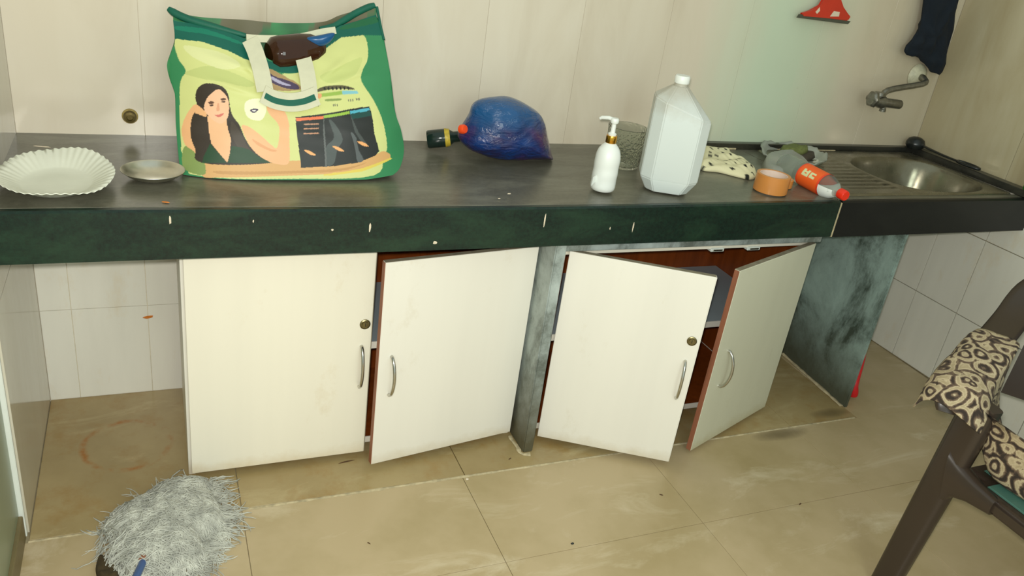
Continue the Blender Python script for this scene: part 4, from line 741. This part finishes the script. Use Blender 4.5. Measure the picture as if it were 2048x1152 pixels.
po = [(2.191, 0.477), (2.255, 0.493), (2.3, 0.471), (2.267, 0.422), (2.203, 0.39), (2.131, 0.398)]
drape('pad', po, H+.026, .014, M['scrub'], pad, .006, 12, 10, 60)
drape('sponge', [(a+.02, b-.02) for a, b in po], H+.012, .014, M['sponge'], pad, .003, 14, 8, 60)
def roll(c, r, ri, h, label, axis=(0, 0, 1), cat='tape'):
    t_ = thing('tape_roll', c, label, cat, None)
    lathe('tape', [(ri+.003, .0), (r-.001, .0), (r, .001), (r, h-.001), (r-.001, h), (ri+.003, h)], c, M['tape'], t_, 48, axis, True)
    lathe('core', [(ri, .0005), (ri+.003, .0005), (ri+.003, h-.001), (ri, h-.001)], c, M['tape_core'], t_, 48, axis, True)
roll((1.846, .098, H+.001), .0520, .040, .054, 'brown packing tape roll standing flat left of lying bottle')
roll((1.926, .142, H+.001), .034, .024, .026, 'smaller orange brown tape roll half hidden behind tape roll')
lbq = thing('drink_bottle', (1.97, .12, H), 'clear bottle with orange label and red cap lying on side', 'bottle')
A = Vector((2.020, .262, H+.038)); B = Vector((2.030, -.020, H+.028)); ax = (B-A).normalized()
lathe('body', [(.0, .004), (.020, .0), (.031, .003), (.0365, .012), (.0365, .08), (.0355, .09), (.0365, .095), (.0365, .200), (.0345, .218), (.027, .238), (.017, .252), (.0125, .258), (.0125, .272), (0, .2725)], A, M['clear'], lbq, 40, axis=ax)
# label as painted band, orange with a pale mark
V, F, cc = [], [], []; a_ = ax.orthogonal().normalized(); b_ = ax.cross(a_); upv = Vector((0, 0, 1))
camdir = Vector((-.45, -.35, .8)).normalized(); nS, nL = 120, 44
for i in range(nL+1):
    for k in range(nS):
        t = 2*PI*k/nS; d = a_*math.cos(t)+b_*math.sin(t); h_ = .105+.100*i/nL; V.append(tuple(A+ax*h_+d*.0371))
        ang = math.atan2(d.dot(ax.cross(upv)), d.z); u_ = ang*.0371; w_ = (h_-.105)
        c = (244, 98, 30)
        if w_ < .006 or w_ > .092: c = (236, 70, 36)
        # pale letter-like mark on the camera side
        uu, ww = u_+.018 if False else u_, w_
        for (u0, u1, w0, w1) in ((-.050, -.026, .020, .029), (-.050, -.042, .020, .046), (-.050, -.026, .037, .046), (-.038, -.032, .026, .040), (-.048, -.028, .052, .060), (-.048, -.040, .052, .074), (-.034, -.028, .058, .074)):
            if u0 < -abs(uu)*1 < u1 and w0 < ww < w1: c = (216, 224, 170)
        cc.append(lin(c))
for i in range(nL):
    for k in range(nS): k2 = (k+1) % nS; F.append((i*nS+k, i*nS+k2, (i+1)*nS+k2, (i+1)*nS+k))
mesh('label', V, F, M['paint'], lbq, True, cols=np.array(cc))
# white liquid left in the shoulder (lower half)
V, F = [], []
for h_, r_ in ((.206, .0372), (.214, .0362), (.225, .0332), (.238, .0278), (.250, .0192)):
    for k in range(15):
        t = PI*.96+PI*1.0*k/14; V.append(tuple(A+ax*h_+Vector((1, 0, 0))*(math.cos(t)*r_)+Vector((0, 0, 1))*(math.sin(t)*r_*1.02+.001)))
for i in range(4):
    for k in range(14): F.append((i*15+k, i*15+k+1, (i+1)*15+k+1, (i+1)*15+k))
    F.append((i*15, (i+1)*15, (i+1)*15+14, i*15+14))
F.append(tuple(range(15))); F.append(tuple(60+k for k in range(15)))
Vw = np.array(V); 
mesh('white_shoulder', (Vw-np.array(A))*1.0+np.array(A), F, M['white_plastic'], lbq, True, sharp=40)
lathe('cap', [(.0, .264), (.0155, .264), (.0162, .266), (.0162, .287), (.014, .290), (0, .290)], A, M['red'], lbq, 26, axis=ax, rfun=lambda r, h, t: (r*(1+.02*math.sin(20*t)), 0))
# ---------------------------------------------------------------- ladle in the corner, green bottle at the edge
ld = thing('ladle', (2.9, .4, .85), 'black utensil with round head and looped handle on right ledge', 'ladle')
lathe('head', [(.0, -.012), (.028, -.012), (.036, .0), (.036, .010), (.030, .024), (.016, .032), (0, .034)], (2.884, .505, .859), M['black'], ld, 28)
hp = catmull([(2.893, .50, .868), (2.897, .44, .862), (2.900, .37, .858), (2.902, .31, .857)], 5)
sweep('handle', hp, [.022]*6+[.018]*5+[.016]*5, .007, M['black'], ld, power=.7)
lo = [(2.902+.017*math.sin(t), .262+.048*math.cos(t), .8575) for t in np.linspace(0, 2*PI, 25)]
V, F = tube_vf(lo, .0055, 8, False); mesh('hanging_loop', V, F, M['black'], ld, True)
gb = thing('green_bottle', (2.90, .03, .85), 'bright green bottle cut off by the right photo edge', 'bottle')
lathe('body', [(.0, .0), (.03, .0), (.034, .005), (.034, .045), (.028, .055), (.034, .065), (.033, .10), (.020, .125), (.012, .135), (.012, .15), (0, .15)], (2.92, -0.001, 0.847), M['green_bottle'], gb, 28)
# ---------------------------------------------------------------- wall fittings
sq = thing('squeegee', (2.3, .53, 1.29), 'red plastic squeegee hanging on the back wall', 'squeegee')
so = [(2.162, 1.306), (2.198, 1.317), (2.235, 1.335), (2.249, 1.369), (2.236, 1.42), (2.273, 1.424), (2.302, 1.374), (2.334, 1.338), (2.382, 1.311), (2.374, 1.297), (2.17, 1.295)]
V = [(a, .524, b) for a, b in so]+[(a, .538, b) for a, b in so]; n_ = len(so)
bm = bmesh.new(); vs = [bm.verts.new(v) for v in V]; bm.faces.new(vs[:n_]); bm.faces.new(vs[n_:][::-1])
for i in range(n_): bm.faces.new((vs[i], vs[(i+1) % n_], vs[(i+1) % n_+n_], vs[i+n_]))
bmesh.ops.bevel(bm, geom=bm.edges[:], offset=.0025, segments=2, affect='EDGES'); from_bm('head', bm, M['squeegee'], sq, True, 40)
bo = [(2.157, 1.302), (2.388, 1.296), (2.379, 1.285), (2.15, 1.29)]
V = [(a, .526, b) for a, b in bo]+[(a, .534, b) for a, b in bo]
mesh('rubber_blade', V, [(0, 1, 2, 3), (7, 6, 5, 4), (0, 4, 5, 1), (1, 5, 6, 2), (2, 6, 7, 3), (3, 7, 4, 0)], M['rubber'], sq)
gs = [(2.217, 1.315), (2.23, 1.332), (2.235, 1.32), (2.226, 1.309)]
for gg in (gs, [(2.286, 1.305), (2.297, 1.324), (2.324, 1.323), (2.326, 1.308)]):
    mesh('worn_patch', [(a, .5232, b) for a, b in gg]+[(a, .5245, b) for a, b in gg], [(0, 1, 2, 3), (7, 6, 5, 4), (0, 4, 5, 1), (1, 5, 6, 2), (2, 6, 7, 3), (3, 7, 4, 0)], M['crumb'], sq)
top = (2.256, 0.53, 1.422)
tube('handle', [(top[0], .531, top[2]-.01), (top[0]+.004, .531, top[2]+.10), (top[0]+.006, .535, top[2]+.22)], [.014, .012, .010], M['squeegee'], sq, 12)
dc = thing('dark_cloth', (2.8, .5, 1.2), 'dark navy cloth hanging beside the corner above the tap', 'cloth')
do = [(2.68, 1.496), (2.833, 1.511), (2.85, 1.443), (2.867, 1.373), (2.885, 1.302), (2.902, 1.211), (2.917, 1.143), (2.881, 1.139), (2.846, 1.145), (2.807, 1.171), (2.758, 1.191), (2.723, 1.194), (2.68, 1.208), (2.68, 1.23), (2.704, 1.268), (2.711, 1.317), (2.706, 1.369)]
inflate('cloth_body', catmull(do, 2, True), .520, .022, M['navy'], dc, 10, .012, 17, scale=55, back=.9)
fa = thing('tap', (2.75, .5, 1.05), 'dull metal bib tap with white flange on back wall', 'tap')
fc = Vector((2.825, .556, 1.120))
lathe('flange', [(.0, 0), (.044, 0), (.046, .003), (.040, .012), (.024, .020), (.016, .024), (0, .024)], fc, M['flange'], fa, 30, axis=(0, -1, 0))
e1 = (2.622, 0.47, 1.054)
h0 = Vector((2.543, 0.46, 1.035)); h1 = Vector((2.683, 0.462, 1.026))
d_ = (h1-h0); hv = d_.normalized()
jn = h0+hv*.052+Vector((0, .012, .006))
tube('pipe', catmull([fc+Vector((0, -.012, 0)), fc+Vector((-.006, -.045, -.004)), fc+Vector((-.03, -.065, -.018)), jn+Vector((.03, .012, .034)), jn], 4), [.013]*4+[.0115]*13, M['tap'], fa, 14)
lathe('valve_body', [(.0, 0), (.018, 0), (.020, .006), (.018, .02), (.022, .03), (.022, .05), (.017, .055), (.017, d_.length-.004), (.014, d_.length), (0, d_.length)], h0, M['tap'], fa, 22, axis=hv)
lathe('knob', [(.0, -.018), (.020, -.018), (.027, -.012), (.028, -.002), (.020, .004), (0, .004)], h0+Vector((0, 0, .006)), M['tap'], fa, 20, axis=hv, rfun=lambda r, h, t: (r*(1+.08*math.sin(6*t)), 0))
lathe('lever', [(.0, 0), (.010, 0), (.010, .018), (.020, .022), (.020, .034), (0, .036)], h0+hv*.022, M['tap'], fa, 16, axis=(0, 0, 1))
lathe('spout', [(.0, 0), (.010, 0), (.010, .018), (.012, .020), (.012, .028), (0, .028)], h0+hv*.06+Vector((0, 0, -.005)), M['tap'], fa, 16, axis=(0, 0, -1))
pg = thing('pipe_plug', (.046, .55, .872), 'corroded round pipe plug in the wall above the steel bowl', 'plug')
lathe('collar', [(.0, 0), (.020, 0), (.020, .003), (.016, .005), (0, .005)], (.046, .557, .872), plain('stain_ring', (150, 130, 70), .7, .3, 90), pg, 24, axis=(0, -1, 0))
lathe('plug_body', [(.0, .0), (.0155, .0), (.0165, .010), (.014, .018), (.008, .019), (.007, .014), (0, .014)], (.046, .557, .872), M['plug'], pg, 20, axis=(0, -1, 0))
# ---------------------------------------------------------------- mop
mp = thing('string_mop', (.07, -.06, 0), 'grey string mop head lying on floor at lower left', 'mop')
mo = [(0.046, 0.051), (0.083, 0.084), (0.139, 0.093), (0.184, 0.072), (0.19, 0.018), (0.21, -0.047), (0.208, -0.104), (0.181, -0.125), (0.156, -0.155), (0.158, -0.208), (0.128, -0.25), (0.085, -0.271), (0.032, -0.28), (-0.024, -0.258), (-0.046, -0.213), (-0.063, -0.169), (-0.067, -0.1), (-0.058, -0.049), (-0.04, -0.007), (0.001, 0.022)]
O = np.array([p[:2] for p in catmull(mo, 4, True)]); c0 = O.mean(0)
drape('yarn_core', [tuple(c0+(np.array(p)-c0)*.86) for p in mo], .001, .030, M['mop_core'], mp, .014, 3, 12, 30)
V, F = [], []; r = random.Random(5); NN = len(O)
def hgt(p):
    k = 0
    d = np.hypot(*(p-c0)); a = math.atan2(*(p-c0)[::-1]); j = int(np.argmin(np.abs(np.angle(np.exp(1j*(np.arctan2(O[:, 1]-c0[1], O[:, 0]-c0[0])-a))))))
    R_ = np.hypot(*(O[j]-c0)); k = min(1.15, d/R_); return .056*(max(0, 1-k**2.6))**.5
for s in range(3600):
    if s < 3050:   # strands laid across the head, roughly left to right
        a = r.uniform(0, 6.28); k = r.random()**.62*.93
        j = int((a/6.28)*NN) % NN; p = c0+(O[j]-c0)*k; th = r.gauss(-.12, .5)+ (0 if r.random() < .8 else r.uniform(-1.5, 1.5)); n_ = 9; st = r.uniform(.006, .014)
    else:          # loose ends sticking out of the rim
        j = r.randrange(NN); p = c0+(O[j]-c0)*r.uniform(.85, .98); v_ = (O[j]-c0); th = math.atan2(v_[1], v_[0])+r.gauss(0, .7); n_ = 6; st = r.uniform(.002, .006)
    pts = []; p = np.array(p); lift = r.uniform(.0, .010); curl = r.gauss(0, .16)
    for i in range(n_):
        pts.append((p[0], min(p[1], .088) if p[0] > .135 else p[1], max(.0015, hgt(p)+lift*math.sin(PI*i/(n_-1))+r.uniform(-.002, .002)))); th += curl+r.gauss(0, .22); p = p+np.array([math.cos(th), math.sin(th)])*st
    rr = r.uniform(.0008, .0021); v2, f2 = tube_vf(pts, [rr]*(n_-1)+[rr*.4], 4, False, len(V)); V += v2; F += f2
ys = mesh('yarn', V, F, M['mop'], mp, True, fix=False); ys['kind'] = 'stuff'
tube('handle', [(.030, -.215, .035), (.018, -.30, .075), (.002, -.42, .135), (-.02, -.60, .225), (-.07, -1.0, .43)], .0085, M['blue'], mp, 14)
tube('handle_socket', [(.045, -.12, .030), (.034, -.18, .032), (.029, -.225, .042)], [.014, .013, .011], M['edge'], mp, 14)
rg = drape('brown_rag', [(-0.074, -0.18), (-0.064, -0.154), (-0.04, -0.177), (-0.023, -0.217), (-0.02, -0.264), (-0.045, -0.281), (-0.063, -0.238)], .0006, .02, M['rag'], None, .012, 8, 10, 50)
tag(rg, 'dark brown rag lump at the near left side of mop', 'rag')
# ---------------------------------------------------------------- red handle behind the sink slab
rh = thing('red_handle', (2.50, .06, 0), 'red plastic handle leaning against the slab under the sink', 'handle')
tube('grip', catmull([(2.472, 0.051, 0.02), (2.466, 0.055, 0.074), (2.503, 0.09, 0.115), (2.543, 0.13, 0.164), (2.581, 0.17, 0.226)], 5), [.016, .0175, .017, .015]+[.0125]*10+[.011]*7, plain('dark_red_plastic', (205, 28, 34), .35, .1, 20), rh, 16)
# ---------------------------------------------------------------- chair
ch = thing('plastic_chair', (2.15, -1.05, 0), 'dark brown plastic armchair at right under a patterned cloth', 'chair')
ch_mat = M['chair']
# front leg nearest the counter
def leg(top, bot, w0, w1, lab=None):
    P = [Vector(bot).lerp(Vector(top), s) for s in (0, .25, .5, .75, .9, 1)]
    W_ = [w1+(w0-w1)*s for s in (0, .25, .5, .75, .9, 1)]
    return sweep('leg', P, W_, [w*.55 for w in W_], ch_mat, ch, up=(1, 0, 0), sides=16, power=.6)
leg((1.862, -.772, .612), (1.832, -.742, .0), .088, .070)
sweep('leg_web', [(1.850, -.775, .40), (1.852, -.80, .405), (1.853, -.84, .405), (1.853, -.90, .405)], [.05, .05, .04, .03], [.15, .09, .06, .04], ch_mat, ch)
leg((1.835, -1.330, .600), (1.800, -1.355, .0), .095, .062)
leg((2.38, -.82, .44), (2.50, -.80, .0), .08, .055)
leg((2.38, -1.27, .44), (2.50, -1.29, .0), .08, .055)
# seat: rounded slab with a rolled front rim
def seat(name, x0, x1, y0, y1, z0, z1, mat, r=.05, bev=.01, parent=None):
    bm = bmesh.new(); bm_box(bm, (x0, y0, z0), (x1-x0, 0, 0), (0, y1-y0, 0), (0, 0, z1-z0))
    ve = [e for e in bm.edges if abs(e.verts[0].co.z-e.verts[1].co.z) > .001]; bmesh.ops.bevel(bm, geom=ve, offset=r, segments=6, affect='EDGES')
    bmesh.ops.bevel(bm, geom=[e for e in bm.edges if abs(e.verts[0].co.z-e.verts[1].co.z) < .0001 and len(e.link_faces) == 2 and abs(e.link_faces[0].normal.z-e.link_faces[1].normal.z) > .5], offset=bev, segments=3, affect='EDGES')
    return from_bm(name, bm, mat, parent, True, 50)
seat('seat', 1.845, 2.40, -1.33, -.775, .385, .425, ch_mat, .05, .010, ch)
tag(seat('seat_top', 1.872, 2.36, -1.30, -.805, .424, .430, M['teal'], .05, .002, ch), 'seat surface with green light painted in as teal')
def arm(sg, yb_):
    def Y(y): return y if sg > 0 else -2.09-y
    P = catmull([(1.765, Y(-.755), .585), (1.79, Y(-.735), .625), (1.88, Y(-.690), .650), (2.02, Y(-.63), .672), (2.16, Y(-.57), .705), (2.27, Y(-.525), .755), (2.36, Y(-.53), .82)], 5)
    n_ = len(P); sweep('armrest', P, [.04+.045*min(1, i/6) for i in range(n_)], [.016+.014*min(1, i/6) for i in range(n_)], ch_mat, ch, sides=16, power=.7)
arm(1, 0); arm(-1, 0)
# back rest: curved shell
V, F = [], []; nu, nv = 24, 12
for side in (0, 1):
    for j in range(nv+1):
        for i in range(nu+1):
            s = i/nu*2-1; tt = j/nv; y = -1.045+s*(.50+.03*tt-.12*max(0, tt-.6)); x = 2.40+.07*tt+.06*(1-s*s)-.10*abs(s)**3; z = .44+.46*tt-.05*(abs(s)**4)*tt
            V.append((x+side*.012, y, z))
n1 = (nu+1)*(nv+1)
for j in range(nv):
    for i in range(nu): a = j*(nu+1)+i; F += [(a, a+nu+1, a+nu+2, a+1), (n1+a, n1+a+1, n1+a+nu+2, n1+a+nu+1)]
for i in range(nu): F += [(i, i+1, n1+i+1, n1+i), (nv*(nu+1)+i, n1+nv*(nu+1)+i, n1+nv*(nu+1)+i+1, nv*(nu+1)+i+1)]
for j in range(nv): a = j*(nu+1); F += [(a, n1+a, n1+a+nu+1, a+nu+1), (a+nu, a+2*nu+1, n1+a+2*nu+1, n1+a+nu)]
mesh('backrest', V, F, ch_mat, ch, True, sharp=50)
# patterned cloth over the arm and seat
cl = thing('patterned_cloth', (1.9, -.75, .65), 'brown and cream paisley cloth draped over the chair arm', 'cloth')
# cross-sections from outside hem over the armrest down to the seat
secs = []
for s in np.linspace(0, 1, 40):
    ax_ = 1.738+.285*s; ya = np.interp(ax_, [1.73, 1.79, 1.88, 2.02, 2.16, 2.27], [-.765, -.735, -.690, -.63, -.57, -.525]); za = np.interp(ax_, [1.73, 1.79, 1.88, 2.02, 2.16, 2.27], [.575, .628, .655, .679, .712, .765])
    xi = ax_+.06*(1-s)
    ins = np.interp(s, [0, .16, .3, 1], [.02, .05, .215, .235])
    prof = [(ax_-.005, ya+.062, za-.020-.035*s), (ax_, ya+.052, za+.004), (ax_+.004, ya+.025, za+.020), (ax_+.012, ya-.01, za+.021), (ax_+.02+.02*s, ya-.045, za+.012), (xi, ya-.062-.1*s*0, za-.02), (xi+.015, ya-.075, za-ins*.6), (xi+.03, ya-.085-.05*min(1, s*3), max(.434, za-ins)), (xi+.05, ya-.13-.14*min(1, s*3), max(.436, za-ins-.004))]
    if s < .14: prof = prof[:5]+[(prof[4][0]+.01*k, prof[4][1]-.004*k, prof[4][2]-.006*k) for k in range(1, 5)]
    secs.append(catmull(prof, 4))
V = np.array([p for s_ in secs for p in s_]); m_ = len(secs[0])
V[:, 2] += smooth_noise(V, 41, 28, 2)*.006+.003; V[:, 1] += smooth_noise(V, 43, 28, 2)*.006
F = [(i*m_+k, i*m_+k+1, (i+1)*m_+k+1, (i+1)*m_+k) for i in range(len(secs)-1) for k in range(m_-1)]
co = mesh('drape', V, F, M['scarf'], cl, True, fix=False)
so_ = co.modifiers.new('thickness', 'SOLIDIFY'); so_.thickness = .003; so_.offset = 1
# ---------------------------------------------------------------- small scraps
def scrap(name, p, l, w, ang, mat, label, cat='scrap', up=(0, 0, 1), h=.002):
    k = 10; o = thing(name, p, label, cat); V = []
    for i in range(k):
        t = 2*PI*i/k; rr = random.uniform(.75, 1.15); a, b = l/2*math.cos(t)*rr, w/2*math.sin(t)*rr; x = a*math.cos(ang)-b*math.sin(ang); y = a*math.sin(ang)+b*math.cos(ang)
        V.append((x, y))
    if up[2]: W_ = [(p[0]+x, p[1]+y, p[2]+.0003) for x, y in V]+[(p[0]+x*.7, p[1]+y*.7, p[2]+h) for x, y in V]
    else: W_ = [(p[0]+x, p[1]-.0002, p[2]+y) for x, y in V]+[(p[0]+x*.7, p[1]-h, p[2]+y*.7) for x, y in V]
    F = [tuple(range(k))[::-1], tuple(range(k, 2*k))]+[(i, (i+1) % k, (i+1) % k+k, i+k) for i in range(k)]
    mesh('piece', W_, F, mat, o)
scrap('twig', (.565, .085, 0), .052, .006, .12, M['debris'], 'small dark brown twig on floor below left cabinet', 'twig')
scrap('crumb', (1.076, -.382, 0), .010, .008, 0, M['black'], 'black crumb on the floor tile below the narrow slab', 'crumb')
scrap('crumb', (.554, -.251, 0), .012, .003, -.9, M['debris'], 'thin dark splinter on the floor tile near the mop', 'splinter')
scrap('crumb', (1.429, -.263, 0), .012, .004, -.6, M['debris'], 'dark speck on the floor below the open locked door', 'speck')
scrap('crumb', (1.841, -.401, 0), .014, .005, .3, M['debris'], 'dark speck on floor halfway towards the plastic chair', 'speck')
scrap('crumb', (.885, -.066, 0), .010, .010, 0, M['crumb'], 'small white chip on the mortar line of floor', 'chip')
scrap('crumb', (1.045, -.005, 0), .014, .004, .5, M['debris'], 'curled brown bit on floor by the narrow slab foot', 'scrap')
scrap('petal', (.059, YB, .262), .030, .010, .1, M['petal'], 'orange scrap stuck to white wall tile under the counter', 'scrap', (0, 0, 0))
scrap('petal', (.119, .046, H), .018, .006, -.3, M['petal'], 'tiny orange leaf on the counter before the steel bowl', 'leaf')
scrap('crumb', (.963, .085, H), .012, .004, .1, M['crumb'], 'white crumb on counter in front of blue bag, rear one', 'crumb')
scrap('crumb', (.925, .06, H-.004), .008, .004, .1, M['crumb'], 'white crumb near the counter edge, front one', 'crumb')
scrap('match', (-.155, .44, H), .045, .004, -.25, M['crumb'], 'white matchstick behind the large white plate', 'matchstick')
# dark smudges where the slab under the sink meets the floor
